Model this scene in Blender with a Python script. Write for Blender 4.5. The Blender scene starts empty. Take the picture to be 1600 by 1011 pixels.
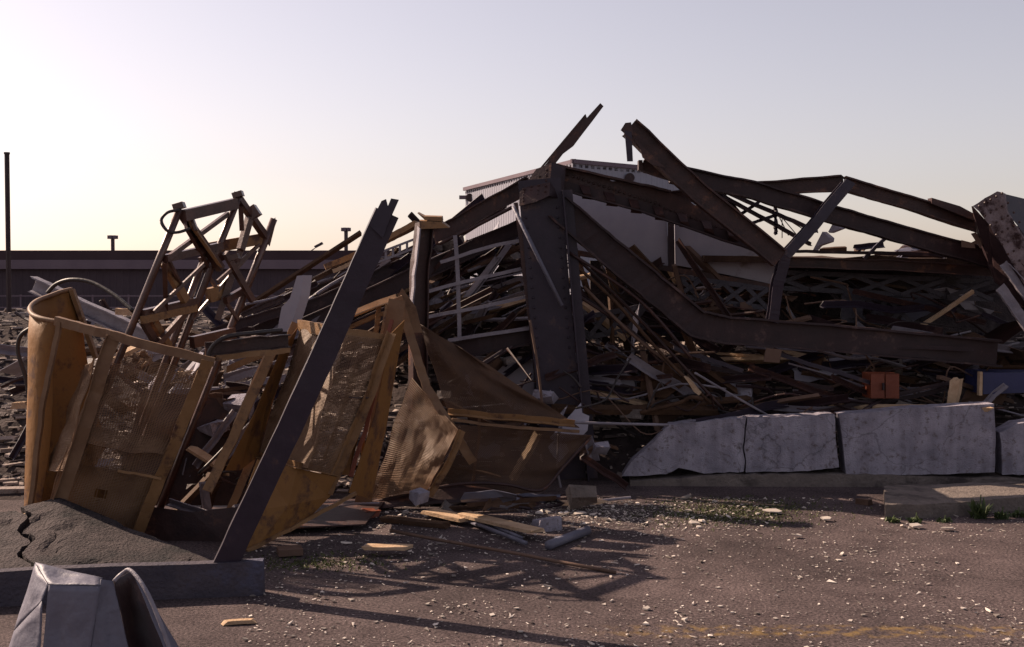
import bpy, math, random
from mathutils import Vector, Matrix, noise

random.seed(11)
scene = bpy.context.scene
col = scene.collection
# ------------------------------------------------------------------ camera
CAM_H, FPX, PITCH = 1.65, 1778.0, math.atan(55.5 / 1778.0)
cam = bpy.data.cameras.new('camera')
cam.sensor_width = 36.0
cam.lens = FPX / 1600.0 * 36.0
cam.clip_start, cam.clip_end = 0.1, 2000.0
cam_o = bpy.data.objects.new('camera', cam)
cam_o.location = (0, 0, CAM_H)
cam_o.rotation_euler = (math.radians(90) - PITCH, 0, 0)
col.objects.link(cam_o)
scene.camera = cam_o
# ------------------------------------------------------------------ sky, sun
SUN_EL = math.radians(36.0)
SUN_AZ = math.radians(60.0)            # to the left of the view direction
SUN_DIR = Vector((-math.sin(SUN_AZ) * math.cos(SUN_EL), math.cos(SUN_AZ) * math.cos(SUN_EL), math.sin(SUN_EL)))
world = bpy.data.worlds.new('World')
scene.world = world
world.use_nodes = True
wn = world.node_tree.nodes
sky = wn.new('ShaderNodeTexSky')
sky.sky_type = 'NISHITA'
sky.sun_disc = False
sky.sun_elevation = SUN_EL
sky.sun_rotation = -SUN_AZ
sky.air_density, sky.dust_density, sky.ozone_density = 1.0, 1.3, 1.0
bg = wn['Background']
bg.inputs['Strength'].default_value = 0.079
tint = wn.new('ShaderNodeMixRGB'); tint.blend_type = 'MULTIPLY'; tint.inputs['Fac'].default_value = 1.0
tint.inputs['Color2'].default_value = (1.14, 0.955, 0.92, 1)        # warm cast of the slide film, the same over the whole sky
hs = wn.new('ShaderNodeHueSaturation'); hs.inputs['Saturation'].default_value = 0.6
world.node_tree.links.new(sky.outputs['Color'], hs.inputs['Color'])
world.node_tree.links.new(hs.outputs['Color'], tint.inputs['Color1'])
world.node_tree.links.new(tint.outputs['Color'], bg.inputs['Color'])
sun = bpy.data.lights.new('sun', 'SUN')
sun.energy, sun.angle, sun.color = 5.0, math.radians(0.5), (1.0, 0.78, 0.60)
sun_o = bpy.data.objects.new('sun', sun)
sun_o.rotation_euler = SUN_DIR.to_track_quat('Z', 'Y').to_euler()
sun_o.location = (-20, 12, 20)
col.objects.link(sun_o)
vs = scene.view_settings
vs.view_transform, vs.look, vs.exposure, vs.gamma = 'Standard', 'None', 0.85, 1.0
vs.use_curve_mapping = False

# ------------------------------------------------------------------ helpers
def P(px, py, Y):
    """world point at distance Y in front of the viewer, at a place read off the photograph"""
    u, v = (px - 800) / FPX, (505.5 - py) / FPX
    s = Y / (math.cos(PITCH) + v * math.sin(PITCH))
    return Vector((u * s, Y, CAM_H + s * (-math.sin(PITCH) + v * math.cos(PITCH))))
def G(px, py, z=0.0):
    u, v = (px - 800) / FPX, (505.5 - py) / FPX
    d = Vector((u, math.cos(PITCH) + v * math.sin(PITCH), -math.sin(PITCH) + v * math.cos(PITCH)))
    return Vector((0, 0, CAM_H)) + d * ((z - CAM_H) / d.z)
def V(*a): return Vector(a)
R = random.uniform
MATS = {}
ALB = dict(rusty_steel=0.68, dark_steel=0.6, blue_steel=0.48, worn_steel=0.8, pale_timber=0.8, litter=0.9, lacing_paint=0.2, rubber=0.7, plaster=0.66, white_panel=0.85, galvanised=0.3, pale_steel=0.6, asphalt=0.68, grass=0.7, weed=0.8, cladding=0.46, rubble_mix=0.85, brown_timber=0.4, tan_board=0.42, yellow_mesh=0.62, yellow_paint=0.66, yellow_sheet=0.62, tar_slab=0.46, far_roof=0.6, far_wall=0.62, far_fascia=0.7, kerb_grey=0.4)
def mat(name, c1, c2, scale=6.0, rough=0.7, metal=0.0, bump=0.3, bscale=40.0, spec=0.3, c3=None, c3pos=0.62, island=False, cracks=None, c3scale=2.3, streak=False):
    k = ALB.get(name, 0.55)
    c1 = tuple(q * k for q in c1); c2 = tuple(q * k for q in c2); c3 = tuple(q * k for q in c3) if c3 else None
    m = bpy.data.materials.new(name); m.use_nodes = True
    nt = m.node_tree; n = nt.nodes; L = nt.links.new
    b = n['Principled BSDF']
    tc = n.new('ShaderNodeTexCoord')
    src = tc.outputs['Object']
    nz = n.new('ShaderNodeTexNoise'); nz.inputs['Scale'].default_value = scale; nz.inputs['Detail'].default_value = 8; nz.inputs['Roughness'].default_value = 0.65
    L(src, nz.inputs['Vector'])
    rp = n.new('ShaderNodeValToRGB'); rp.color_ramp.elements[0].position = 0.32; rp.color_ramp.elements[1].position = 0.68
    rp.color_ramp.elements[0].color = (*c1, 1); rp.color_ramp.elements[1].color = (*c2, 1)
    L(nz.outputs['Fac'], rp.inputs['Fac'])
    out = rp.outputs['Color']
    if island:
        gi = n.new('ShaderNodeNewGeometry')
        L(gi.outputs['Random Per Island'], rp.inputs['Fac'])
        rp.color_ramp.elements[0].position = 0.0; rp.color_ramp.elements[1].position = 1.0
    if c3:
        n3 = n.new('ShaderNodeTexNoise'); n3.inputs['Scale'].default_value = c3scale; n3.inputs['Detail'].default_value = 10; n3.inputs['Roughness'].default_value = 0.7
        L(src, n3.inputs['Vector'])
        r3 = n.new('ShaderNodeValToRGB'); r3.color_ramp.elements[0].position = c3pos - 0.06; r3.color_ramp.elements[1].position = c3pos + 0.05
        L(n3.outputs['Fac'], r3.inputs['Fac'])
        mx = n.new('ShaderNodeMixRGB'); L(r3.outputs['Color'], mx.inputs['Fac']); L(out, mx.inputs['Color1']); mx.inputs['Color2'].default_value = (*c3, 1)
        out = mx.outputs['Color']
    if streak:                                                  # rain-washed vertical stains
        mp = n.new('ShaderNodeMapping'); mp.inputs['Scale'].default_value = (16, 16, 1.2); L(src, mp.inputs['Vector'])
        ns = n.new('ShaderNodeTexNoise'); ns.inputs['Scale'].default_value = 1.0; ns.inputs['Detail'].default_value = 6; L(mp.outputs['Vector'], ns.inputs['Vector'])
        rs = n.new('ShaderNodeValToRGB'); rs.color_ramp.elements[0].position = 0.34; rs.color_ramp.elements[1].position = 0.6; rs.color_ramp.elements[0].color = (0.55, 0.5, 0.5, 1)
        L(ns.outputs['Fac'], rs.inputs['Fac'])
        ms = n.new('ShaderNodeMixRGB'); ms.blend_type = 'MULTIPLY'; ms.inputs['Fac'].default_value = 0.45
        L(out, ms.inputs['Color1']); L(rs.outputs['Color'], ms.inputs['Color2']); out = ms.outputs['Color']
    if cracks:
        wz = n.new('ShaderNodeTexNoise'); wz.inputs['Scale'].default_value = 2.5; wz.inputs['Detail'].default_value = 6
        L(src, wz.inputs['Vector'])
        mv = n.new('ShaderNodeMixRGB'); mv.blend_type = 'LINEAR_LIGHT'; mv.inputs['Fac'].default_value = 0.28
        L(src, mv.inputs['Color1']); L(wz.outputs['Color'], mv.inputs['Color2'])
        vo = n.new('ShaderNodeTexVoronoi'); vo.feature = 'DISTANCE_TO_EDGE'; vo.inputs['Scale'].default_value = cracks
        L(mv.outputs['Color'], vo.inputs['Vector'])
        rc = n.new('ShaderNodeValToRGB'); rc.color_ramp.elements[0].position = 0.0025; rc.color_ramp.elements[1].position = 0.006
        rc.color_ramp.elements[0].color = (0.62, 0.62, 0.62, 1)
        L(vo.outputs['Distance'], rc.inputs['Fac'])
        mm = n.new('ShaderNodeMixRGB'); mm.blend_type = 'MULTIPLY'; mm.inputs['Fac'].default_value = 1
        L(out, mm.inputs['Color1']); L(rc.outputs['Color'], mm.inputs['Color2']); out = mm.outputs['Color']
    L(out, b.inputs['Base Color'])
    b.inputs['Roughness'].default_value = rough; b.inputs['Metallic'].default_value = metal
    b.inputs['Specular IOR Level'].default_value = spec
    if bump:
        nb = n.new('ShaderNodeTexNoise'); nb.inputs['Scale'].default_value = bscale; nb.inputs['Detail'].default_value = 6
        L(src, nb.inputs['Vector'])
        bp = n.new('ShaderNodeBump'); bp.inputs['Strength'].default_value = bump; bp.inputs['Distance'].default_value = 0.02
        L(nb.outputs['Fac'], bp.inputs['Height']); L(bp.outputs['Normal'], b.inputs['Normal'])
    MATS[name] = m
    return m

mat('rusty_steel', (0.034, 0.016, 0.016), (0.080, 0.036, 0.032), 7, 0.55, 0, 0.18, 50, 0.35, c3=(0.20, 0.085, 0.05), c3pos=0.62, c3scale=6)
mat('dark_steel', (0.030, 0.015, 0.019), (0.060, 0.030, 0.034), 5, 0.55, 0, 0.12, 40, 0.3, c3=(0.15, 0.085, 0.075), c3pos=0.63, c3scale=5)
mat('blue_steel', (0.036, 0.025, 0.046), (0.066, 0.045, 0.074), 5, 0.5, 0, 0.10, 40, 0.35, c3=(0.15, 0.085, 0.075), c3pos=0.64, c3scale=5)
mat('worn_steel', (0.05, 0.024, 0.020), (0.12, 0.055, 0.042), 9, 0.34, 0.2, 0.10, 60, 0.6, c3=(0.16, 0.07, 0.04), c3pos=0.64)
mat('kerb_grey', (0.12, 0.11, 0.15), (0.20, 0.17, 0.20), 5, 0.9, 0, 0.7, 45, 0.15, c3=(0.20, 0.20, 0.30), c3pos=0.62)
mat('flaking', (0.20, 0.13, 0.12), (0.42, 0.34, 0.36), 6, 0.8, 0, 0.7, 30, 0.2, c3=(0.06, 0.03, 0.03), c3pos=0.55, c3scale=7)
mat('pale_steel', (0.24, 0.21, 0.25), (0.40, 0.36, 0.40), 6, 0.55, 0, 0.3, 50, 0.4, c3=(0.12, 0.06, 0.04), c3pos=0.66)
mat('lacing_paint', (0.16, 0.14, 0.19), (0.28, 0.25, 0.32), 6, 0.55, 0, 0.3, 50, 0.4, c3=(0.06, 0.04, 0.04), c3pos=0.62)
mat('yellow_paint', (0.25, 0.13, 0.055), (0.38, 0.21, 0.095), 4, 0.6, 0, 0.25, 40, 0.3, c3=(0.09, 0.04, 0.03), c3pos=0.59, c3scale=6)
mat('yellow_mesh', (0.21, 0.11, 0.060), (0.34, 0.20, 0.11), 5, 0.6, 0, 0.1, 40, 0.3, c3=(0.10, 0.05, 0.03), c3pos=0.62)
mat('rust_mesh', (0.10, 0.05, 0.03), (0.17, 0.085, 0.045), 5, 0.65, 0, 0.1, 40, 0.3)
mat('yellow_sheet', (0.26, 0.12, 0.035), (0.36, 0.17, 0.05), 2.5, 0.65, 0, 0.25, 18, 0.25, c3=(0.13, 0.06, 0.035), c3pos=0.58, c3scale=5)
mat('pale_timber', (0.42, 0.27, 0.16), (0.62, 0.44, 0.29), 9, 0.75, 0, 0.4, 60, 0.2, c3=(0.20, 0.12, 0.08), c3pos=0.64)
mat('brown_timber', (0.10, 0.05, 0.03), (0.22, 0.12, 0.07), 9, 0.8, 0, 0.4, 60, 0.2, c3=(0.05, 0.03, 0.02), c3pos=0.62)
mat('white_panel', (0.30, 0.28, 0.33), (0.40, 0.37, 0.41), 2.0, 0.7, 0, 0.15, 20, 0.25, c3=(0.20, 0.16, 0.16), c3pos=0.64)
mat('plaster', (0.29, 0.27, 0.33), (0.54, 0.50, 0.58), 5, 0.85, 0, 0.6, 90, 0.15, c3=(0.22, 0.18, 0.19), c3pos=0.60, c3scale=22, streak=True, cracks=1.0)
mat('concrete', (0.20, 0.165, 0.15), (0.34, 0.28, 0.25), 8, 0.9, 0, 0.8, 45, 0.15, c3=(0.11, 0.09, 0.085), c3pos=0.60)
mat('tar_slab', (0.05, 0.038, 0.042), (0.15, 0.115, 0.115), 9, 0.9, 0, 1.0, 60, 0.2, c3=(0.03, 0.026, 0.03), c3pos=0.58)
mat('tar_roof', (0.05, 0.028, 0.022), (0.13, 0.075, 0.05), 5, 0.9, 0, 0.7, 30, 0.2, c3=(0.24, 0.13, 0.07), c3pos=0.66)
mat('galvanised', (0.34, 0.33, 0.44), (0.46, 0.44, 0.56), 3, 0.55, 0.1, 0.3, 25, 0.35, c3=(0.22, 0.19, 0.22), c3pos=0.62)
mat('cladding', (0.46, 0.46, 0.56), (0.53, 0.53, 0.63), 0.4, 0.6, 0, 0, 1, 0.3)
mat('far_wall', (0.085, 0.062, 0.075), (0.115, 0.085, 0.10), 0.5, 0.8, 0, 0, 1, 0.2)
mat('far_roof', (0.075, 0.05, 0.058), (0.10, 0.068, 0.076), 0.4, 0.9, 0, 0, 1, 0.05)
mat('far_fascia', (0.17, 0.13, 0.16), (0.22, 0.17, 0.20), 0.4, 0.8, 0, 0, 1, 0.2)
mat('rubber', (0.02, 0.014, 0.014), (0.045, 0.03, 0.028), 12, 0.5, 0, 0.1, 40, 0.4)
mat('orange_paint', (0.22, 0.045, 0.018), (0.32, 0.075, 0.03), 5, 0.55, 0, 0.2, 30, 0.4, c3=(0.10, 0.03, 0.02), c3pos=0.64)
mat('blue_paint', (0.03, 0.035, 0.12), (0.045, 0.05, 0.17), 4, 0.5, 0, 0.15, 30, 0.4)
mat('tan_board', (0.24, 0.14, 0.10), (0.32, 0.20, 0.15), 5, 0.75, 0, 0.2, 30, 0.2, c3=(0.15, 0.09, 0.07), c3pos=0.64)
mat('rubble_mix', (0.035, 0.024, 0.024), (0.42, 0.34, 0.30), 5, 0.85, 0, 0.5, 50, 0.2, island=True)
mat('rubble_dirt', (0.045, 0.032, 0.032), (0.12, 0.09, 0.085), 6, 0.95, 0, 0.9, 25, 0.1)
mat('litter', (0.06, 0.045, 0.04), (0.80, 0.70, 0.62), 5, 0.5, 0, 0, 1, 0.5, island=True)
mat('grass', (0.05, 0.07, 0.02), (0.13, 0.14, 0.045), 5, 0.8, 0, 0, 1, 0.2, island=True)
mat('weed', (0.035, 0.055, 0.02), (0.09, 0.12, 0.04), 5, 0.7, 0, 0, 1, 0.3, island=True)

def asphalt():
    m = mat('asphalt', (0.082, 0.064, 0.066), (0.200, 0.155, 0.154), 0.9, 0.9, 0, 0, 1, 0.12)
    nt = m.node_tree; n = nt.nodes; L = nt.links.new; b = n['Principled BSDF']
    tc = n.new('ShaderNodeTexCoord'); base = b.inputs['Base Color'].links[0].from_socket
    nz = n.new('ShaderNodeTexNoise'); nz.inputs['Scale'].default_value = 62; nz.inputs['Detail'].default_value = 5; nz.inputs['Roughness'].default_value = 0.75
    L(tc.outputs['Object'], nz.inputs['Vector'])
    rp = n.new('ShaderNodeValToRGB'); rp.color_ramp.elements[0].position = 0.36; rp.color_ramp.elements[1].position = 0.66
    rp.color_ramp.elements[0].color = (0.2, 0.2, 0.22, 1); rp.color_ramp.elements[1].color = (1.75, 1.68, 1.64, 1)
    L(nz.outputs['Fac'], rp.inputs['Fac'])
    mm = n.new('ShaderNodeMixRGB'); mm.blend_type = 'MULTIPLY'; mm.inputs['Fac'].default_value = 1
    L(base, mm.inputs['Color1']); L(rp.outputs['Color'], mm.inputs['Color2'])
    n2 = n.new('ShaderNodeTexNoise'); n2.inputs['Scale'].default_value = 2.7; n2.inputs['Detail'].default_value = 9; n2.inputs['Roughness'].default_value = 0.7
    L(tc.outputs['Object'], n2.inputs['Vector'])
    r2 = n.new('ShaderNodeValToRGB'); r2.color_ramp.elements[0].position = 0.38; r2.color_ramp.elements[1].position = 0.5
    r2.color_ramp.elements[0].color = (0.62, 0.6, 0.62, 1); L(n2.outputs['Fac'], r2.inputs['Fac'])
    m2 = n.new('ShaderNodeMixRGB'); m2.blend_type = 'MULTIPLY'; m2.inputs['Fac'].default_value = 0.75
    L(mm.outputs['Color'], m2.inputs['Color1']); L(r2.outputs['Color'], m2.inputs['Color2']); mm = m2
    wv = n.new('ShaderNodeTexNoise'); wv.inputs['Scale'].default_value = 1.3; wv.inputs['Detail'].default_value = 7; L(tc.outputs['Object'], wv.inputs['Vector'])
    mv = n.new('ShaderNodeMixRGB'); mv.blend_type = 'LINEAR_LIGHT'; mv.inputs['Fac'].default_value = 0.4; L(tc.outputs['Object'], mv.inputs['Color1']); L(wv.outputs['Color'], mv.inputs['Color2'])
    vo = n.new('ShaderNodeTexVoronoi'); vo.feature = 'DISTANCE_TO_EDGE'; vo.inputs['Scale'].default_value = 0.55; L(mv.outputs['Color'], vo.inputs['Vector'])
    rc = n.new('ShaderNodeValToRGB'); rc.color_ramp.elements[0].position = 0.002; rc.color_ramp.elements[1].position = 0.007; rc.color_ramp.elements[0].color = (0.75, 0.75, 0.75, 1); L(vo.outputs['Distance'], rc.inputs['Fac'])
    m3 = n.new('ShaderNodeMixRGB'); m3.blend_type = 'MULTIPLY'; m3.inputs['Fac'].default_value = 1
    L(mm.outputs['Color'], m3.inputs['Color1']); L(rc.outputs['Color'], m3.inputs['Color2']); mm = m3
    # worn remains of a yellow painted line across the yard
    sp = n.new('ShaderNodeSeparateXYZ'); L(tc.outputs['Object'], sp.inputs['Vector'])
    def M(op, a, c, clamp=False):
        q = n.new('ShaderNodeMath'); q.operation = op; q.use_clamp = clamp
        for i, s in enumerate((a, c)):
            if isinstance(s, (int, float)): q.inputs[i].default_value = s
            else: L(s, q.inputs[i])
        return q.outputs[0]
    d = M('ABSOLUTE', M('SUBTRACT', sp.outputs['Y'], 5.42), 0)
    band = M('MULTIPLY', M('SUBTRACT', 0.12, d), 18, True)
    right = M('MULTIPLY', M('ADD', sp.outputs['X'], -0.3), 2.0, True)
    wn_ = n.new('ShaderNodeTexNoise'); wn_.inputs['Scale'].default_value = 14; wn_.inputs['Detail'].default_value = 8
    L(tc.outputs['Object'], wn_.inputs['Vector'])
    wear = M('MULTIPLY', M('SUBTRACT', wn_.outputs['Fac'], 0.46), 5, True)
    fac = M('MULTIPLY', M('MULTIPLY', band, right), M('MULTIPLY', wear, 0.55))
    my = n.new('ShaderNodeMixRGB'); L(fac, my.inputs['Fac']); L(mm.outputs['Color'], my.inputs['Color1']); my.inputs['Color2'].default_value = (0.30, 0.19, 0.06, 1)
    L(my.outputs['Color'], b.inputs['Base Color'])
    bp = n.new('ShaderNodeBump'); bp.inputs['Strength'].default_value = 0.9; bp.inputs['Distance'].default_value = 0.012
    L(nz.outputs['Fac'], bp.inputs['Height']); L(bp.outputs['Normal'], b.inputs['Normal'])
    return m
asphalt()

ORG = {}
class MB:
    """collects shapes in world metres; build() links them as one mesh object"""
    def __init__(s): s.v = []; s.f = []
    def add(s, vs_, fs_):
        o = len(s.v); s.v += [Vector(q) for q in vs_]; s.f += [tuple(i + o for i in f) for f in fs_]; return s
    def box(s, c, ax, ay, az):
        c, ax, ay, az = Vector(c), Vector(ax), Vector(ay), Vector(az)
        vs_ = [c + ax * i + ay * j + az * k for i in (-1, 1) for j in (-1, 1) for k in (-1, 1)]
        return s.add(vs_, [(0, 1, 3, 2), (4, 6, 7, 5), (0, 4, 5, 1), (2, 3, 7, 6), (0, 2, 6, 4), (1, 5, 7, 3)])
    def bar(s, p0, p1, w, h, up=(0, 0, 1)):
        return s.sweep([(-w / 2, -h / 2), (w / 2, -h / 2), (w / 2, h / 2), (-w / 2, h / 2)], [p0, p1], up)
    def sweep(s, prof, path, up=(0, 0, 1), tear=0.0, taper=None, dent=0.0):
        path = [Vector(p) for p in path]; n = len(path); m = len(prof); o = len(s.v); up0 = Vector(up)
        for i, p in enumerate(path):
            t = (path[min(i + 1, n - 1)] - path[max(i - 1, 0)]).normalized()
            sd = t.cross(up0)
            if sd.length < 1e-3: sd = t.cross(Vector((0, 1, 0.01)))
            sd.normalize(); u = sd.cross(t).normalized()
            k = 1.0 if taper is None else taper[i]
            for (a, b) in prof:
                q = p + sd * a * k + u * b * k
                if dent: q = q + (sd * noise.noise(q * 5.3) + u * noise.noise(q * 4.1 + Vector((9, 0, 0)))) * dent
                if tear and i in (0, n - 1): q = q + t * R(-tear, tear)
                s.v.append(q)
        for i in range(n - 1):
            for j in range(m):
                a = o + i * m + j; b = o + i * m + (j + 1) % m
                s.f.append((a, b, b + m, a + m))
        s.f.append(tuple(o + j for j in reversed(range(m)))); s.f.append(tuple(o + (n - 1) * m + j for j in range(m)))
        return s
    def tube(s, path, r, n=8, taper=None):
        path = [Vector(p) for p in path]
        d = (path[-1] - path[0]).normalized()
        up = (0, 0, 1) if abs(d.z) < 0.9 else (0, 1, 0)
        return s.sweep([(r * math.cos(2 * math.pi * k / n), r * math.sin(2 * math.pi * k / n)) for k in range(n)], path, up, 0, taper)
    def prism(s, pts, ext):
        pts = [Vector(p) for p in pts]; n = len(pts); ext = Vector(ext)
        fs_ = [tuple(range(n)), tuple(reversed(range(n, 2 * n)))] + [(i, i + n, (i + 1) % n + n, (i + 1) % n) for i in range(n)]
        return s.add(pts + [p + ext for p in pts], fs_)
    def sheet(s, grid, th=0.004):
        nr, nc = len(grid), len(grid[0]); g = [[Vector(q) for q in r] for r in grid]
        def nrm(i, j):
            a = g[min(i + 1, nr - 1)][j] - g[max(i - 1, 0)][j]; b = g[i][min(j + 1, nc - 1)] - g[i][max(j - 1, 0)]
            q = a.cross(b); return q.normalized() if q.length > 1e-9 else Vector((0, 1, 0))
        top = [g[i][j] + nrm(i, j) * th / 2 for i in range(nr) for j in range(nc)]
        bot = [g[i][j] - nrm(i, j) * th / 2 for i in range(nr) for j in range(nc)]
        N = nr * nc; fs_ = []
        for i in range(nr - 1):
            for j in range(nc - 1):
                a = i * nc + j; fs_.append((a, a + nc, a + nc + 1, a + 1)); fs_.append((N + a, N + a + 1, N + a + nc + 1, N + a + nc))
        ring = [j for j in range(nc)] + [i * nc + nc - 1 for i in range(1, nr)] + [(nr - 1) * nc + j for j in range(nc - 2, -1, -1)] + [i * nc for i in range(nr - 2, 0, -1)]
        for k in range(len(ring)):
            a, b = ring[k], ring[(k + 1) % len(ring)]; fs_.append((a, b, b + N, a + N))
        return s.add(top + bot, fs_)
    def build(s, name, m, parent=None, label=None, cat=None, group=None, kind=None, smooth=False):
        if parent is None:
            xs = [q.x for q in s.v]; ys = [q.y for q in s.v]; zs = [q.z for q in s.v]
            org = Vector(((min(xs) + max(xs)) / 2, (min(ys) + max(ys)) / 2, min(zs)))
        else: org = ORG[parent]
        me = bpy.data.meshes.new(name); me.from_pydata([q - org for q in s.v], [], s.f); me.update()
        me.materials.append(MATS[m])
        if smooth:
            me.polygons.foreach_set('use_smooth', [True] * len(me.polygons))
        o = bpy.data.objects.new(name, me); col.objects.link(o)
        if parent is None: o.location = org
        else: o.parent = parent
        ORG[o] = org
        tag(o, label, cat, group, kind)
        return o
def tag(o, label=None, cat=None, group=None, kind=None):
    if label: o['label'] = label
    if cat: o['category'] = cat
    if group: o['group'] = group
    if kind: o['kind'] = kind
def thing(name, loc, label, cat, group=None):
    o = bpy.data.objects.new(name, None); o.location = loc; o.empty_display_size = 0.1
    col.objects.link(o); ORG[o] = Vector(loc); tag(o, label, cat, group); return o
def prof_I(h, w, tf=0.014, tw=0.010):
    a, b, c = w / 2, h / 2, tw / 2
    return [(-a, -b), (a, -b), (a, -b + tf), (c, -b + tf), (c, b - tf), (a, b - tf), (a, b), (-a, b), (-a, b - tf), (-c, b - tf), (-c, -b + tf), (-a, -b + tf)]
def prof_C(h, w, t=0.012):
    b = h / 2
    return [(0, -b), (w, -b), (w, -b + t), (t, -b + t), (t, b - t), (w, b - t), (w, b), (0, b)]
def prof_L(h, w, t=0.008): return [(0, 0), (w, 0), (w, t), (t, t), (t, h), (0, h)]
def prof_B(h, w): return [(-w / 2, -h / 2), (w / 2, -h / 2), (w / 2, h / 2), (-w / 2, h / 2)]
def rough_path(pts, seg=5, amp=0.0):
    out = []
    for i in range(len(pts) - 1):
        a, b = Vector(pts[i]), Vector(pts[i + 1])
        for k in range(seg): 
            q = a.lerp(b, k / seg)
            if amp and (i or k): q += Vector((R(-amp, amp), R(-amp, amp), R(-amp, amp)))
            out.append(q)
    out.append(Vector(pts[-1])); return out
def smooth_path(pts, n=6):
    pts = [Vector(p) for p in pts]; out = []
    for i in range(len(pts) - 1):
        p0, p1, p2, p3 = pts[max(i - 1, 0)], pts[i], pts[i + 1], pts[min(i + 2, len(pts) - 1)]
        for k in range(n):
            t = k / n
            out.append(0.5 * ((2 * p1) + (p2 - p0) * t + (2 * p0 - 5 * p1 + 4 * p2 - p3) * t * t + (3 * p1 - p0 - 3 * p2 + p3) * t ** 3))
    out.append(pts[-1]); return out
def PP(*pts): return [P(*p) for p in pts]
def beam(name, label, pts, prof, m, up=(0, 0, 1), amp=0.006, tear=0.02, cat='steel beam', group=None, parent=None, seg=5):
    b = MB(); b.sweep(prof, rough_path(PP(*pts), seg * 3, amp * 0.35), up, tear, None, 0.008)
    return b.build(name, m, parent, None if parent else label, None if parent else cat, group)
def pipe(name, label, pts, r, m, cat='pipe', group=None, parent=None, curve=True, n=8):
    b = MB(); q = PP(*pts); b.tube(smooth_path(q) if curve and len(q) > 2 else q, r, n)
    return b.build(name, m, parent, None if parent else label, None if parent else cat, group, smooth=True)
def bil(c, u, v): return (c[0] * (1 - u) + c[1] * u) * (1 - v) + (c[3] * (1 - u) + c[2] * u) * v
def wire_patch(mb, corners, du=0.02, dv=0.012, r=0.0028, warp=None, hole=None):
    """woven wire of a mesh panel: corners tl, tr, br, bl"""
    c = [Vector(q) for q in corners]
    wu = ((c[1] - c[0]).length + (c[2] - c[3]).length) / 2; wv = ((c[3] - c[0]).length + (c[2] - c[1]).length) / 2
    nu, nv = max(2, int(wu / du)), max(2, int(wv / dv))
    def pt(u, v):
        q = bil(c, u, v)
        return q + warp(u, v) if warp else q
    def run(fn, k):
        cur = []
        for i in range(k + 1):
            u, v = fn(i / k)
            if hole and hole(u, v):
                if len(cur) > 1: mb.sweep(prof_B(2 * r, 2 * r), cur, (0.1, -1, 0.3))
                cur = []
            else: cur.append(pt(u, v))
        if len(cur) > 1: mb.sweep(prof_B(2 * r, 2 * r), cur, (0.1, -1, 0.3))
    k = 16; sd_ = R(0, 50); n0 = (c[1] - c[0]).cross(c[3] - c[0]).normalized(); h0 = hole; w0 = warp
    warp = lambda u, v: (w0(u, v) if w0 else V(0, 0, 0)) + n0 * (noise.noise(V(u * 4, v * 4, sd_)) * 0.025 + noise.noise(V(u * 11, v * 11, sd_)) * 0.004) + (c[1] - c[0]).normalized() * noise.noise(V(u * 5, v * 5, sd_ + 7)) * 0.008
    hole = lambda u, v: (h0 and h0(u, v)) or noise.noise(V(u * 5, v * 5, sd_ + 20)) > 0.78
    for i in range(nu + 1): run(lambda t, i=i: (i / nu, t), k)
    for j in range(nv + 1): run(lambda t, j=j: (t, j / nv), k)
def rivets(mb, origin, ax, ay, nx, ny, dx, dy, nrm, r=0.016):
    ax, ay, nrm = Vector(ax).normalized(), Vector(ay).normalized(), Vector(nrm).normalized()
    for i in range(nx):
        for j in range(ny):
            c = Vector(origin) + ax * (i * dx) + ay * (j * dy)
            ring = [c + (ax * math.cos(a) + ay * math.sin(a)) * r for a in [k * math.pi / 3 for k in range(6)]]
            ring2 = [c + (ax * math.cos(a) + ay * math.sin(a)) * r * 0.6 + nrm * r * 0.7 for a in [k * math.pi / 3 for k in range(6)]]
            mb.add(ring + ring2, [(k, (k + 1) % 6, (k + 1) % 6 + 6, k + 6) for k in range(6)] + [tuple(range(6, 12))])

# ================================================================== the setting
g = MB(); 
S = 900
g.add([(-S, -60, 0), (S, -60, 0), (S, 2 * S, 0), (-S, 2 * S, 0)], [(0, 1, 2, 3)])
gr = g.build('ground', 'asphalt', kind='structure')
gr.data.transform(Matrix.Translation(gr.location)); gr.location = (0, 0, 0); ORG[gr] = Vector((0, 0, 0))

def gauss(x, y, cx, cy, sx, sy): return math.exp(-((x - cx) / sx) ** 2 - ((y - cy) / sy) ** 2)
def sstep(a, b, x):
    t = max(0, min(1, (x - a) / (b - a))); return t * t * (3 - 2 * t)
def heap_z(x, y):
    r = sstep(0.2, 1.0, x)                                   # right of the column
    zr = sstep(9.62, 10.2, y) * 0.42 + sstep(10.2, 12.5, y) * 0.5 + sstep(12.5, 17, y) * 0.3
    l = 1 - sstep(-1.2, -0.4, x)
    zl = sstep(8.6, 10.5, y) * 0.55 + sstep(10.5, 13, y) * 0.72
    mid = sstep(9.9, 10.6, y) * 0.6 + sstep(10.6, 13, y) * 0.9
    z = r * zr + l * zl + max(0, 1 - r - l) * mid
    z *= 1 - sstep(17, 23, y)
    z *= 1 - sstep(8, 13, abs(x))
    n_ = noise.noise(Vector((x * 1.3, y * 1.3, 0))) * 0.16 + noise.noise(Vector((x * 4, y * 4, 3))) * 0.06
    return z + n_ * min(1, z * 2.5) - 0.02
hm = MB()
nx, ny = 130, 90
xs = [-13 + 26 * i / nx for i in range(nx + 1)]; ys = [8.5 + 14.7 * (j / ny) ** 1.25 for j in range(ny + 1)]
hm.add([(x, y, heap_z(x, y)) for y in ys for x in xs], [(j * (nx + 1) + i, j * (nx + 1) + i + 1, (j + 1) * (nx + 1) + i + 1, (j + 1) * (nx + 1) + i) for j in range(ny) for i in range(nx)])
hm.build('rubble_heap', 'rubble_dirt', label='long dusty heap of collapsed building rubble behind the wrecked steelwork', cat='rubble', kind='stuff')
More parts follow.
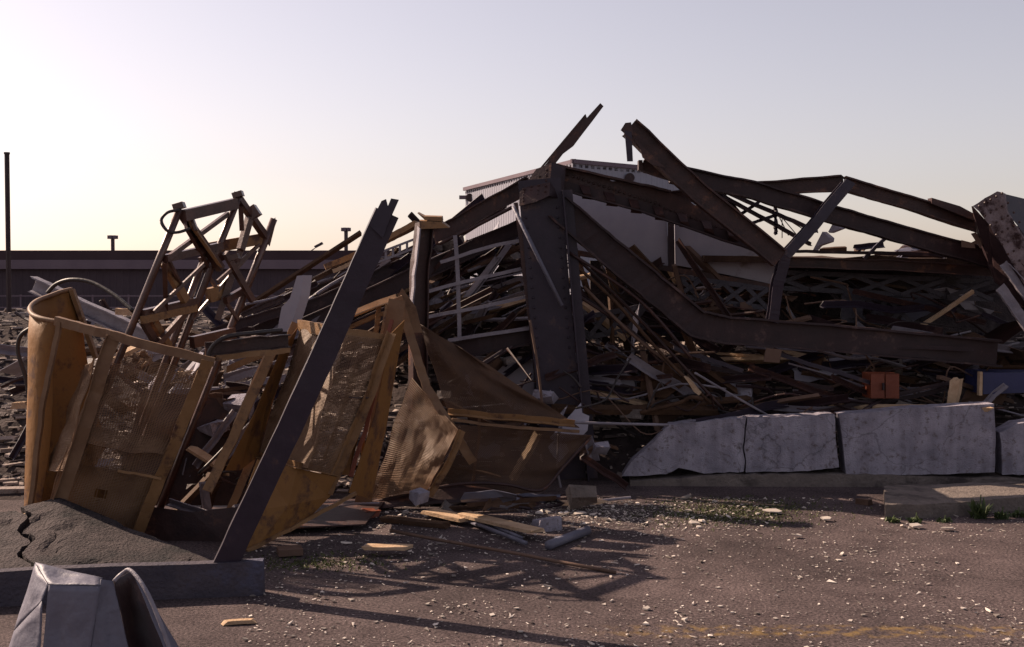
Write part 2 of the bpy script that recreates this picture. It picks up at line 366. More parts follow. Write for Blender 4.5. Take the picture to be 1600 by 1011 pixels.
sh = MB()
for k in range(17000):
    x = R(-7.5, 7.5); y = 8.7 + (R(0, 1) ** 1.6) * 8
    z = heap_z(x, y)
    if z < 0.03: continue
    s1 = R(0.006, 0.026) * (2.0 if random.random() < 0.08 else 1)
    q = Matrix.Rotation(R(0, 6.28), 3, 'Z') @ Matrix.Rotation(R(-0.7, 0.7), 3, 'X')
    sh.box((x, y, z + s1 * 0.3), q @ V(s1 * R(0.8, 4.5), 0, 0), q @ V(0, s1 * R(0.5, 1), 0), q @ V(0, 0, s1 * R(0.15, 0.6)))
sh.build('rubble_fragments', 'rubble_mix', label='loose broken plaster, brick and wood fragments strewn over the rubble heap', cat='rubble', kind='stuff')

# ------------------------------------------------------------------ far buildings
def corrug(mb, a, b, z0, z1, pitch, depth):
    a, b = Vector(a), Vector(b); d = (b - a); n = max(2, int(d.length / pitch)); t = d.normalized(); nn = Vector((t.y, -t.x, 0))
    if nn.y > 0: nn = -nn
    prof = []
    for i in range(n):
        for f, q in ((0, 0), (0.55, 0), (0.65, 1), (0.9, 1)):
            prof.append(a + d * ((i + f) / n) + nn * depth * q)
    prof.append(b)
    m = len(prof); 
    mb.add([Vector((q.x, q.y, z0)) for q in prof] + [Vector((q.x, q.y, z1)) for q in prof], [(i, i + 1, i + 1 + m, i + m) for i in range(m - 1)])
lb = thing('long_shed', (-30, 88, 0), 'long low dark shed with a flat roofline far behind the wreckage', 'shed')
m_ = MB(); corrug(m_, (-75, 85, 0), (12, 85, 0), 0, 3.1, 0.5, 0.03); m_.build('wall', 'far_wall', lb)
m_ = MB(); m_.box((-31.5, 91, 1.5), (43.4, 0, 0), (0, 5.9, 0), (0, 0, 1.5)); m_.build('rear_wall', 'far_wall', lb)
m_ = MB(); m_.box((-31.5, 84.6, 3.4), (43.7, 0, 0), (0, 0.12, 0), (0, 0, 0.34)); m_.build('fascia', 'far_fascia', lb)
m_ = MB()
n = 90
rowA = []; rowB = []
for i in range(n * 2 + 1):
    x = -75.4 + 87.8 * i / (n * 2); e = 0
    rowA.append((x, 84.62, 3.75)); rowB.append((x, 84.72, 4.42))
m_.sheet([rowA, rowB], 0.05); m_.sheet([rowB, [(q[0], 98, 3.8) for q in rowB]], 0.05); m_.build('roof', 'far_roof', lb)
fc = thing('wire_fence', (-30, 76, 0), 'low post and rail fence in front of the far long shed', 'fence')
for k in range(24):
    m_ = MB(); m_.box((-52 + k * 2.4, 76, 0.6), (0.05, 0, 0), (0, 0.05, 0), (0, 0, 0.6)); m_.build('post', 'far_fascia', fc)
for z in (0.35, 1.12):
    m_ = MB(); m_.box((-24.4, 75.93, z), (27.7, 0, 0), (0, 0.02, 0), (0, 0, 0.04)); m_.build('rail', 'far_fascia', fc)
m_ = MB()
for k in range(220):
    x = -52 + k * 0.25; m_.box((x, 75.98, 0.74), (0.012, 0, 0), (0, 0.012, 0), (0, 0, 0.36))
m_.build('pickets', 'far_wall', fc, kind='stuff')
def light_mast(px, ptop, Y, label):
    base = P(px, 450, Y); top = P(px, ptop, Y); t = thing('floodlight_mast', (base.x, Y, 0), label, 'light mast', 'floodlight masts behind the shed')
    m_ = MB(); m_.tube([(base.x, Y, 0), (base.x, Y, top.z)], 0.22, 8); m_.build('pole', 'far_wall', t)
    m_ = MB(); m_.tube([(base.x, Y, top.z), (base.x, Y, top.z + 0.3)], 0.36, 10); m_.build('head_ring', 'far_fascia', t)
    for k in range(6):
        a = k * math.pi / 3 + 0.3; m_ = MB(); m_.box((base.x + 0.42 * math.cos(a), Y + 0.42 * math.sin(a), top.z + 0.1), (0.13, 0, 0), (0, 0.13, 0), (0, 0, 0.2)); m_.build('floodlight', 'far_fascia', t)
light_mast(177, 372, 130, 'short floodlight mast rising over the shed roof, left of the lattice mast')
light_mast(541, 360, 130, 'floodlight mast above the shed roof, just left of the long leaning beam top')
sl = thing('street_lamp', (P(470, 400, 110).x, 110, 0), 'thin street lamp with angled arm above the shed roof', 'street lamp')
m_ = MB(); a = P(470, 402, 110); m_.tube([(a.x, 110, 0), a], 0.07, 6); m_.build('pole', 'far_wall', sl)
m_ = MB(); m_.tube([a, P(492, 388, 110)], 0.05, 6); m_.build('arm', 'far_wall', sl)
m_ = MB(); m_.box(P(498, 383, 110), (0.38, 0, 0.2), (0, 0.15, 0), (-0.06, 0, 0.1)); m_.build('lamp_head', 'far_wall', sl)
lp = thing('utility_pole', (P(13, 400, 15).x, 15, 0), 'tall thin dark pole at the left edge of the yard', 'pole')
m_ = MB(); x = P(13, 400, 15).x; m_.tube([(x, 15, 0), (x, 15, P(13, 240, 15).z)], 0.033, 8); m_.build('shaft', 'dark_steel', lp)
m_ = MB(); m_.tube([(x, 15, P(13, 241, 15).z), (x, 15, P(13, 238, 15).z)], 0.04, 8); m_.build('cap', 'dark_steel', lp)

wh = thing('warehouse', (10, 75, 0), 'white corrugated metal warehouse rising behind the wrecked steel', 'warehouse')
WC, WL, WR, WZ = V(3.2, 60, 0), V(-3.15, 77, 0), V(10.6, 65.9, 0), 8.3
m_ = MB(); corrug(m_, WL, WC, 0, WZ, 0.42, 0.02); m_.build('wall', 'cladding', wh)
m_ = MB(); corrug(m_, WC, WR, 0, WZ, 0.42, 0.02); m_.build('wall', 'cladding', wh)
m_ = MB(); m_.prism([WC + V(0, 0, WZ - 0.3), WR + V(0, 0, WZ - 0.3), V(4.2, 83, WZ - 0.3), WL + V(0, 0, WZ - 0.3)], (0, 0, 0.15)); m_.build('roof', 'far_roof', wh)
for a, b in ((WL, WC), (WC, WR)):
    m_ = MB(); off = V(0, -0.14, 0); m_.bar(a + V(-0.1, 0, WZ) + off, b + V(0.1, 0, WZ) + off, 0.12, 0.22); m_.build('eaves_trim', 'far_fascia', wh)
m_ = MB(); m_.box(WL + V(-0.1, -0.15, WZ - 0.55), (0.3, 0, 0), (0, 0.15, 0), (0, 0, 0.12)); m_.build('gutter_end', 'far_fascia', wh)
for px, py in ((738, 304), (982, 278)):
    f = (px - 727) / 168 if px < 895 else (px - 895) / 527
    if px < 895: c = WL.lerp(WC, 0.055)
    else: c = WC.lerp(WR, 0.435)
    c = V(c.x, c.y - 0.15, WZ - 0.55 - (0.1 if px < 895 else 0.1)); m_ = MB(); m_.tube([c + V(0, 0.1, 0), c + V(0, -0.2, 0)], 0.27, 12); m_.build('vent', 'dark_steel', wh)

# ------------------------------------------------------------------ broken concrete wall
wallt = thing('concrete_wall', (3.0, 9.45, 0), 'low broken pale plastered concrete wall in front of the rubble', 'wall')
def wall_seg(pts, Y0, Y1, th, m, name, parent, tilt=0.0):
    x0, x1 = min(p[0] for p in pts), max(p[0] for p in pts)
    b = MB(); b.prism([P(px, py, Y0 + (Y1 - Y0) * (px - x0) / (x1 - x0) + tilt * (700 - py)) for px, py in pts], (0.02, th, 0)); return b.build(name, m, parent)
def jag(pts, amp, step=14):
    out = []
    for i in range(len(pts)):
        a, b = pts[i], pts[(i + 1) % len(pts)]
        n_ = max(1, int(math.hypot(b[0] - a[0], b[1] - a[1]) / step))
        for k in range(n_):
            t = k / n_; out.append((a[0] + (b[0] - a[0]) * t + (R(-amp, amp) if k else 0), a[1] + (b[1] - a[1]) * t + (R(-amp, amp) if k else 0)))
    return out
wall_seg(jag([(972, 744), (986, 722), (1012, 700), (1030, 682), (1046, 664), (1166, 653), (1163, 680), (1160, 700), (1164, 720), (1162, 737), (1100, 740), (1060, 731), (1040, 741)], 1.0, 9), 9.5, 9.46, 0.22, 'plaster', 'wall_segment', wallt)
wall_seg(jag([(1167.5, 653), (1304, 648), (1306, 690), (1311, 730), (1262, 736), (1165, 738), (1166, 720), (1162, 700), (1165, 680)], 0.9, 9), 9.47, 9.43, 0.22, 'plaster', 'wall_segment', wallt)
wall_seg(jag([(1311, 648), (1420, 638), (1553, 631), (1556, 690), (1554, 738), (1440, 742), (1322, 742), (1318, 700)], 0.6), 9.44, 9.36, 0.22, 'plaster', 'wall_segment', wallt)
wall_seg(jag([(1562, 676), (1590, 662), (1700, 640), (1860, 632), (1860, 745), (1566, 742)], 2.0), 9.38, 9.2, 0.22, 'plaster', 'wall_segment', wallt)
wall_seg(jag([(985, 752), (1150, 742), (1310, 741), (1560, 747), (1860, 750), (1860, 800), (985, 790)], 1.5), 9.44, 9.3, 0.30, 'concrete', 'footing', wallt)
ks = MB()
k0 = [(1383, 789), (1450, 788), (1520, 783), (1600, 776), (1800, 768)]; k1 = [(1800, 748), (1600, 752), (1500, 755), (1381, 759)]
ks.prism([G(px, py, 0.10) for px, py in jag(k0 + k1, 1.2, 20)], (0, 0, -0.12)); ks.build('kerb_slab', 'concrete', label='broken concrete kerb slab lying in front of the low wall', cat='slab')

# ------------------------------------------------------------------ front left: kerb, tilted tar slab, crumpled sheet
kb = MB(); a0, a1 = P(-60, 935, 5.85), P(413, 905, 6.1)
kb.sweep(prof_B(0.2, 0.075), rough_path([V(a0.x, a0.y, 0.085), V(a1.x, a1.y, 0.085)], 8, 0.004), (0, 0, 1), 0.01)
kb.build('kerb_beam', 'kerb_grey', label='concrete kerb beam at the foot of the leaning steel channel', cat='kerb')
sl_ = MB()
rows = []
A = [P(-60, 922, 5.93), P(20, 912, 5.95), P(120, 905, 6.0), P(230, 898, 6.08), P(330, 889, 6.16)]
B = [P(-60, 815, 6.9), P(22, 806, 6.95), P(92, 788, 7.0), P(205, 836, 6.75), P(318, 885, 6.3)]
for j in range(25):
    r = []
    for i in range(65):
        f = i / 64 * 4; k = min(3, int(f)); t = f - k
        q = (A[k].lerp(A[k + 1], t)).lerp(B[k].lerp(B[k + 1], t), j / 24)
        q.z += noise.noise(q * 31) * 0.004 - 0.02 * sstep(0.33, 0.4, noise.noise(q * 6 + V(2, 0, 0)))
        r.append(q)
    rows.append(r)
def crack(i): return 5 + int(1.4 * math.sin(i * 1.1))
L_ = [r[:17] for j, r in enumerate(rows)]
ts = thing('tar_slab', (-2.6, 6.4, 0), 'tilted cracked slab of dark tarred concrete in the left foreground', 'slab')
s1, s2 = MB(), MB()
left = []; right = []
for j, r in enumerate(rows):
    c = 0.30 + 0.03 * math.sin(j * 0.7) + R(-0.006, 0.006)
    def at_(t, r=r):
        f = t * 64; k = min(63, int(f)); return r[k].lerp(r[k + 1], f - k)
    left.append([at_(c * i / 24) - V(0, 0, 0.012 * (j > 9)) for i in range(25)]); right.append([at_(c + 0.022 + (1 - c - 0.022) * i / 44) for i in range(45)])
s1.sheet(left, 0.09); s1.build('slab_piece', 'tar_slab', ts); s2.sheet(right, 0.09); s2.build('slab_piece', 'tar_slab', ts)
flt = MB(); flt.bar(P(14, 815, 6.9), P(76, 789, 6.97), 0.05, 0.02); flt.build('pale_lath', 'pale_timber', label='pale lath on the raised back edge of the tarred slab', cat='timber')
ct = thing('crumpled_duct', (-1.8, 4.75, 0), 'crumpled blue-grey sheet metal duct in the bottom left corner', 'sheet metal')
def facet(name, m, *c, amp=0.017, n=16):
    c = PP(*c); nn = (c[1] - c[0]).cross(c[3] - c[0]).normalized(); g_ = []
    for j in range(n + 1):
        g_.append([(lambda q, w_: q + nn * (noise.noise(q * 7) * 1.2 + (0.5 - abs(noise.noise(q * 16))) * 0.7) * amp * w_)(bil(c, i / n, j / n), min(1, 5 * min(i / n, 1 - i / n, j / n, 1 - j / n)) + 0.15) for i in range(n + 1)])
    b_ = MB(); b_.sheet(g_, 0.003); return b_.build(name, m, ct, smooth=True)
facet('folded_top', 'galvanised', (55, 879, 4.95), (160, 903, 4.85), (157, 915, 4.72), (76, 913, 4.75), n=8)
facet('side_sheet', 'galvanised', (76, 914, 4.75), (157, 916, 4.72), (130, 1085, 4.68), (60, 1085, 4.72))
facet('side_flap', 'galvanised', (55, 880, 4.96), (75, 914, 4.755), (66, 938, 4.745), (22, 985, 4.9), n=8)
facet('side_flap', 'galvanised', (22, 986, 4.9), (66, 939, 4.745), (59, 1085, 4.72), (-10, 1085, 4.86), n=8)
facet('side_sheet', 'galvanised', (158, 905, 4.73), (177, 908, 4.79), (218, 1085, 4.72), (131, 1085, 4.68))
facet('shaded_inner_face', 'dark_steel', (178, 908, 4.80), (205, 892, 5.0), (300, 1085, 5.02), (219, 1085, 4.73))  # darker steel paints the shade inside the open duct
facet('outer_flap', 'galvanised', (207, 893, 4.81), (213, 897, 4.97), (322, 1085, 4.87), (287, 1085, 4.63))
cs = MB(); cs.tube(smooth_path(PP((178, 908, 4.79), (190, 897, 4.82), (205, 892, 4.80), (232, 930, 4.72), (262, 1005, 4.66), (285, 1085, 4.62))), 0.009, 7); cs.build('lit_rolled_edge', 'pale_steel', ct, smooth=True)  # paler steel paints the highlight along the rolled edge

# ================================================================== leaning channel in front
lbm = MB()
pth = rough_path(PP((346, 896, 6.05), (480, 612, 6.0), (604, 335, 6.0)), 14, 0.001)
lbm.sweep(prof_C(0.128, 0.06, 0.011), pth, (0.85, 0.2, -0.4), 0.01, None, 0.004)
lc = lbm.build('leaning_channel', 'blue_steel', label='long dark steel channel leaning across the yellow cage', cat='steel beam')
q = MB(); q.prism(PP((577, 352, 5.985), (596, 314, 5.985), (603, 311, 5.985), (606, 322, 5.985), (611, 310, 5.985), (623, 312, 5.985), (606, 350, 5.985), (598, 372, 5.985)), (0, 0.012, 0)); q.build('torn_end_plate', 'blue_steel', lc)

# ================================================================== lattice mast
mt = thing('lattice_mast', (-2.9, 7.9, 0), 'rusty leaning lattice hoist mast standing behind the yellow cage', 'mast')
def down(a, b, zend=0.05):
    a, b = P(*a), P(*b); d = b - a; return [a, a + d * ((zend - a.z) / d.z)]
legs = {'A': ((281, 326, 7.5), (200, 525, 7.45)), 'B': ((373, 308, 8.02), (281, 545, 7.95)), 'C': ((316, 412, 7.98), (268, 540, 7.9)), 'D': ((428, 342, 8.4), (356, 525, 8.3))}
LP = {}
for k, (a, b) in legs.items():
    pth = down(a, b); LP[k] = pth; m_ = MB(); m_.tube(rough_path(pth, 5, 0.003), 0.025 if k != 'D' else 0.027, 8); m_.build('leg', 'worn_steel', mt, smooth=True)
def mbar(a, b, w=0.035, h=0.05, m='worn_steel', name='brace', up=(0, 0, 1)):
    m_ = MB(); m_.bar(P(*a), P(*b), w, h, up); m_.build(name, m, mt)
mbar((286, 337, 7.5), (368, 318, 8.0), 0.05, 0.075, name='cross_bar')
mbar((258, 404, 7.49), (345, 384, 8.0), 0.05, 0.05, name='cross_bar')
mbar((222, 492, 7.46), (306, 472, 7.97), 0.05, 0.065, 'worn_steel', 'cross_bar')
mbar((222, 500, 7.44), (306, 481, 7.95), 0.03, 0.05, 'yellow_paint', 'cross_bar')
mbar((262, 403, 7.5), (356, 334, 8.0), 0.03, 0.03)
mbar((283, 332, 7.6), (345, 420, 7.98), 0.05, 0.05)
mbar((296, 345, 7.62), (342, 410, 7.98), 0.02, 0.12, 'yellow_paint', 'link_plate', (0, -1, 0.2))
mbar((290, 352, 7.58), (325, 412, 7.92), 0.02, 0.08, 'worn_steel', 'link_plate', (0, -1, 0.2))
mbar((298, 335, 7.6), (307, 360, 7.6), 0.02, 0.05, 'worn_steel', 'link_plate', (0, -1, 0.2))
mbar((315, 412, 7.98), (345, 397, 8.1), 0.04, 0.09, 'worn_steel', 'joint_plate')
mbar((326, 388, 8.12), (416, 372, 8.4), 0.04, 0.08, 'yellow_paint', 'cross_bar')
mbar((373, 310, 8.03), (416, 372, 8.39), 0.045, 0.045)
mbar((394, 326, 8.2), (376, 390, 8.1), 0.04, 0.05)
mbar((376, 322, 8.05), (378, 360, 8.1), 0.03, 0.03)
mbar((396, 328, 8.2), (340, 500, 8.15), 0.035, 0.045)
mbar((390, 325, 8.2), (400, 340, 8.2), 0.09, 0.09, 'worn_steel', 'joint_plate')
mbar((352, 395, 8.05), (395, 470, 8.3), 0.03, 0.045)
mbar((352, 470, 8.1), (386, 450, 8.35), 0.035, 0.05)
mbar((257, 410, 7.6), (290, 470, 7.8), 0.04, 0.06, 'yellow_paint')
mbar((257, 410, 7.5), (260, 500, 7.7), 0.03, 0.03)
mbar((222, 500, 7.5), (250, 545, 7.75), 0.03, 0.055, 'worn_steel')
mbar((236, 495, 7.6), (268, 548, 7.9), 0.03, 0.06, 'yellow_paint')
mbar((325, 462, 8.05), (350, 455, 8.2), 0.05, 0.1, 'yellow_paint', 'joint_plate')
mbar((303, 475, 7.97), (240, 545, 7.6), 0.03, 0.04)
mbar((418, 372, 8.4), (380, 322, 8.25), 0.03, 0.05)
mbar((365, 520, 8.3), (300, 535, 7.95), 0.05, 0.08, 'worn_steel', 'cross_bar')
m_ = MB(); m_.prism(PP((414, 375, 8.38), (424, 345, 8.38), (430, 340, 8.38), (430, 350, 8.38), (421, 385, 8.38)), (0, 0.012, 0)); m_.build('torn_flange', 'worn_steel', mt)
for a_, b_ in (((262, 403, 7.5), (300, 480, 7.95)), ((345, 388, 8.0), (240, 488, 7.5)), ((318, 420, 8.0), (372, 500, 8.3)), ((400, 385, 8.38), (300, 500, 7.95)), ((410, 378, 8.38), (340, 440, 8.0))):
    mbar(a_, b_, 0.018, 0.024, 'worn_steel')
for q in ((280, 322, 7.5), (372, 304, 8.02), (366, 402, 8.0)):
    m_ = MB(); c = P(*q); m_.box(c, (0.034, 0, 0.01), (0, 0.034, 0), (-0.006, 0, 0.018)); m_.build('leg_collar', 'worn_steel', mt)
m_ = MB(); m_.tube(smooth_path(PP((281, 328, 7.46), (262, 332, 7.43), (252, 345, 7.42), (262, 361, 7.42), (278, 363, 7.45), (297, 357, 7.5))), 0.011, 6); m_.build('hose', 'rubber', mt, smooth=True)
m_ = MB(); m_.tube(smooth_path(PP((366, 300, 8.02), (372, 303, 8.02), (378, 299, 8.02))), 0.006, 5); m_.build('wire', 'rubber', mt)

# ================================================================== yellow cage
cg = thing('hoist_cage', (-1.7, 7.6, 0), 'crushed yellow hoist cage with torn mesh panels on the left', 'cage')
m_ = MB()
T = PP((112, 452, 8.0), (95, 456, 7.9), (76, 463, 7.78), (58, 470, 7.62), (47, 480, 7.40), (50, 491, 7.24), (66, 498, 7.16), (92, 503, 7.13))
Bt = PP((165, 700, 8.1), (130, 760, 8.0), (95, 790, 7.9), (60, 800, 7.7), (40, 815, 7.42), (36, 830, 7.26), (46, 835, 7.2), (62, 835, 7.17))
gr_ = []
for j in range(9):
    v = j / 8; gr_.append([a.lerp(b, v) + V(noise.noise(a * 3 + V(0, 0, v * 3)), noise.noise(a * 3 + V(5, 0, v * 3)), 0) * 0.03 for a, b in zip(T, Bt)])
m_.sheet(gr_, 0.005); cp = m_.build('curled_panel', 'yellow_sheet', cg, smooth=True)
m_ = MB(); m_.tube(smooth_path([q + V(0, 0, 0.0) for q in T], 3), 0.016, 6); m_.build('rolled_rim', 'yellow_mesh', cp, smooth=True)
m_ = MB(); m_.bar(P(112, 452, 7.97), P(150, 560, 8.02), 0.03, 0.045, (0, -1, 0)); m_.build('panel_stiffener', 'yellow_paint', cp)
m_ = MB(); m_.bar(P(106, 458, 7.95), P(110, 700, 7.95), 0.015, 0.02, (0, -1, 0)); m_.build('panel_stiffener', 'yellow_sheet', cp)
def crail(pts, prof, m, name, up=(0, 0, 1), amp=0.003, seg=4, tear=0.0):
    prof = [(x_ * 0.74, y_ * 0.74) for x_, y_ in prof]
    b = MB(); b.sweep(prof, rough_path(PP(*pts), seg * 2, amp), up, tear, None, 0.008); return b.build(name, m, cg)
crail([(88, 501, 7.1), (150, 518, 7.02), (215, 536, 6.98), (335, 566, 7.05)], prof_B(0.075, 0.05), 'yellow_mesh', 'top_rail')
crail([(92, 503, 7.08), (66, 640, 7.05), (44, 830, 7.05)], prof_B(0.05, 0.035), 'yellow_mesh', 'stile', (0, -1, 0))
crail([(166, 522, 6.98), (130, 640, 6.98), (66, 830, 7.0)], prof_L(0.11, 0.05, 0.008), 'yellow_mesh', 'stile', (1, 0.2, 0.3))
crail([(334, 566, 7.02), (285, 690, 7.1), (218, 850, 7.2)], prof_L(0.10, 0.07, 0.008), 'yellow_paint', 'stile', (-1, -0.35, -0.3))
crail([(316, 572, 7.04), (270, 690, 7.12), (206, 850, 7.22)], prof_B(0.03, 0.03), 'yellow_mesh', 'stile', (0, -1, 0))
crail([(185, 735, 7.08), (252, 748, 7.1)], prof_B(0.02, 0.02), 'yellow_paint', 'tie_rod')
hole1 = lambda u, v: (v < 0.13 + 0.05 * math.sin(u * 17) and 0.04 < u < 0.46) or (v < 0.07 and u > 0.5)
wp = MB(); wire_patch(wp, PP((164, 535, 7.0), (322, 572, 7.06), (262, 712, 7.12), (112, 690, 7.0)), 0.015, 0.010, 0.0022, lambda u, v: V(0, noise.noise(V(u * 3, v * 3, 0)) * 0.09, noise.noise(V(u * 4, v * 4, 7)) * 0.02), hole1)
wp.build('wire_mesh', 'yellow_mesh', cg, kind='stuff')
wp = MB(); wire_patch(wp, PP((118, 660, 7.03), (262, 690, 7.16), (205, 850, 7.22), (62, 830, 7.05)), 0.015, 0.010, 0.0022, lambda u, v: V(0, noise.noise(V(u * 3, v * 3, 4)) * 0.06, 0))
wp.build('wire_mesh', 'yellow_mesh', cg, kind='stuff')
m_ = MB(); m_.sheet([[P(100, 720, 7.18), P(180, 735, 7.22), P(250, 745, 7.25)], [P(62, 850, 7.2), P(140, 850, 7.25), P(206, 855, 7.28)]], 0.004); m_.build('kick_plate', 'yellow_sheet', cg)
m_ = MB(); wire_patch(m_, PP((132, 590, 7.35), (150, 560, 7.0), (100, 735, 7.0), (78, 735, 7.35)), 0.013, 0.010, 0.0036, lambda u, v: V(-0.04 * math.sin(u * 3.14), 0, 0)); m_.build('folded_mesh', 'yellow_mesh', cg, kind='stuff')
m_ = MB(); wire_patch(m_, PP((196, 556, 7.25), (226, 548, 7.15), (238, 566, 7.12), (196, 590, 7.2)), 0.013, 0.010, 0.003, lambda u, v: V(0, 0.03 * math.sin(u * 3), 0)); m_.build('torn_mesh_scrap', 'yellow_mesh', cg, kind='stuff')
# cross beam with bracket
crail([(320, 545, 7.25), (450, 532, 7.6)], prof_C(0.12, 0.06, 0.01), 'rusty_steel', 'cross_beam', (0, 0, 1), 0.004)
crail([(336, 560, 7.24), (452, 546, 7.58)], prof_B(0.05, 0.04), 'yellow_paint', 'cross_beam')
m_ = MB(); m_.tube(smooth_path(PP((324, 580, 7.2), (328, 548, 7.2), (352, 527, 7.22), (400, 520, 7.35), (440, 516, 7.5))), 0.016, 6); m_.build('bent_bracket', 'rubber', cg, smooth=True)
# middle panel, tipped back and turned to the left
crail([(437, 540, 7.9), (392, 640, 7.65), (330, 770, 7.3)], prof_L(0.085, 0.05, 0.007), 'yellow_paint', 'stile', (-1, -0.3, 0))
crail([(424, 548, 7.92), (375, 660, 7.65), (345, 735, 7.5)], prof_L(0.05, 0.03, 0.006), 'pale_timber', 'stile', (-1, -0.3, 0))  # paler than the yellow stile: its sunlit edge put into the colour
P2_old = PP((472, 512, 8.35), (606, 532, 7.62), (522, 742, 7.22), (404, 714, 7.85))
crail([(467, 506, 8.36), (425, 620, 8.1), (400, 716, 7.86), (330, 880, 7.4)], prof_L(0.07, 0.05, 0.007), 'yellow_paint', 'stile', (-1, -0.4, 0.1))
crail([(468, 508, 8.33), (528, 519, 7.73), (612, 534, 7.92)], prof_B(0.11, 0.035), 'yellow_paint', 'top_rail')
crail([(608, 520, 7.9), (565, 640, 7.74), (508, 770, 7.55)], prof_L(0.08, 0.06, 0.008), 'yellow_paint', 'stile', (1, -0.3, 0))
crail([(612, 500, 7.95), (580, 640, 7.8), (548, 745, 7.7)], prof_B(0.035, 0.045), 'orange_paint', 'stile', (1, 0, 0))
crail([(402, 714, 7.85), (466, 730, 7.35), (524, 743, 7.6)], prof_L(0.05, 0.05, 0.006), 'yellow_paint', 'mid_rail')
crail([(500, 620, 7.55), (578, 622, 7.76)], prof_B(0.012, 0.012), 'rusty_steel', 'tie_rod')
wp = MB(); wire_patch(wp, PP((470, 512, 8.3), (540, 524, 7.68), (480, 731, 7.32), (404, 714, 7.85)), 0.014, 0.010, 0.0036); wp.build('wire_mesh', 'yellow_mesh', cg, kind='stuff')
wp = MB(); wire_patch(wp, PP((540, 524, 7.68), (606, 532, 7.9), (524, 742, 7.6), (480, 731, 7.32)), 0.014, 0.010, 0.0022); wp.build('wire_mesh', 'yellow_mesh', cg, kind='stuff')
m_ = MB(); m_.sheet([[P(560, 650, 7.95), P(592, 560, 8.05)], [P(500, 742, 7.75), P(545, 742, 7.8)]], 0.004); m_.build('backing_sheet', 'yellow_sheet', cg)
m_ = MB(); m_.sheet([[P(402, 718, 7.3), P(465, 732, 7.36), P(530, 746, 7.58)], [P(372, 800, 7.1), P(450, 790, 7.3), P(515, 776, 7.55)], [P(340, 868, 7.0), P(400, 856, 7.15), P(480, 812, 7.45)]], 0.005); m_.build('kick_plate', 'yellow_sheet', cg)
crail([(386, 862, 7.08), (470, 818, 7.4), (556, 770, 7.6)], prof_B(0.03, 0.03), 'yellow_paint', 'bottom_rail')
m_ = MB(); m_.sheet([[P(222, 790, 7.42), P(300, 800, 7.4), P(372, 792, 7.4)], [P(205, 852, 7.4), P(280, 852, 7.38), P(352, 850, 7.35)]], 0.005); m_.build('base_sheet', 'rusty_steel', cg)
m_ = MB(); m_.sheet([[V(-2.95, 7.45, 0.03), V(-2.1, 7.4, 0.05), V(-1.0, 7.7, 0.04)], [V(-3.1, 8.4, 0.06), V(-2.0, 8.6, 0.03), V(-0.95, 8.6, 0.05)]], 0.01); m_.build('shade_floor', 'rusty_steel', cg)  # dark plate added to stand in for the shade under the cage
m_ = MB(); m_.sheet([[P(225, 610, 8.35), P(320, 620, 8.4), P(430, 640, 8.55)], [P(170, 790, 8.25), P(280, 790, 8.2), P(470, 790, 8.5)]], 0.006); m_.build('shade_backing', 'rusty_steel', cg)  # dark sheet added so the gap in the cage reads as shade
m_ = MB(); m_.sheet([[P(441, 542, 7.93), P(455, 525, 8.1), P(466, 510, 8.3)], [P(400, 640, 7.72), P(415, 635, 7.9), P(428, 622, 8.08)], [P(352, 735, 7.5), P(375, 735, 7.65), P(402, 714, 7.84)]], 0.004); m_.build('side_panel', 'yellow_sheet', cg)
m_ = MB(); m_.sheet([[P(612, 520, 8.0), P(632, 500, 8.2)], [P(585, 650, 7.9), P(606, 650, 8.15)], [P(545, 770, 7.75), P(580, 780, 8.1)]], 0.004); m_.build('side_panel', 'yellow_sheet', cg)
# tall corner post and top frame
crail([(633, 470, 8.35), (612, 620, 8.35), (580, 790, 8.4)], prof_L(0.17, 0.10, 0.01), 'yellow_mesh', 'corner_post', (-1, -0.15, 0))
crail([(604, 476, 8.3), (590, 560, 8.2), (556, 760, 8.0)], prof_B(0.025, 0.025), 'yellow_paint', 'corner_post', (0, -1, 0))
crail([(530, 505, 8.7), (622, 470, 8.55)], prof_L(0.07, 0.10, 0.008), 'pale_timber', 'top_frame', (0, 0, 1))  # paler colour stands in for sunlight on the yellow frame top
crail([(534, 516, 8.72), (600, 490, 8.6)], prof_B(0.04, 0.05), 'yellow_paint', 'top_frame')
crail([(598, 474, 8.6), (590, 528, 8.6)], prof_L(0.05, 0.04, 0.006), 'yellow_paint', 'top_frame', (-1, -0.2, 0))
m_ = MB(); m_.prism(PP((620, 466, 8.5), (628, 450, 8.5), (650, 480, 8.5), (660, 520, 8.5), (618, 520, 8.5)), (0, 0.008, 0)); m_.build('gusset', 'yellow_mesh', cg)
crail([(628, 462, 8.45), (650, 530, 8.5), (672, 602, 8.5), (705, 655, 8.5), (745, 720, 8.6)], prof_L(0.09, 0.06, 0.008), 'yellow_mesh', 'diagonal_strap', (-1, -0.3, 0.4))
P3 = PP((642, 590, 8.75), (716, 672, 8.32), (668, 766, 8.3), (576, 782, 8.55))
wp = MB(); wire_patch(wp, P3, 0.015, 0.012, 0.0030); wp.build('wire_mesh', 'yellow_mesh', cg, kind='stuff')
crail([(720, 672, 8.3), (700, 720, 8.28), (668, 772, 8.28)], prof_L(0.06, 0.05, 0.007), 'yellow_paint', 'stile', (1, -0.3, 0))
crail([(752, 600, 8.9), (748, 690, 8.88), (738, 760, 8.85)], prof_B(0.03, 0.03), 'yellow_mesh', 'stile', (0, -1, 0))
crail([(700, 646, 8.75), (800, 655, 8.8), (897, 664, 8.9)], prof_L(0.055, 0.06, 0.007), 'yellow_paint', 'bottom_rail', (0, -0.3, 1))
crail([(706, 656, 8.72), (800, 668, 8.78), (905, 674, 8.88)], prof_B(0.03, 0.04), 'yellow_mesh', 'bottom_rail')
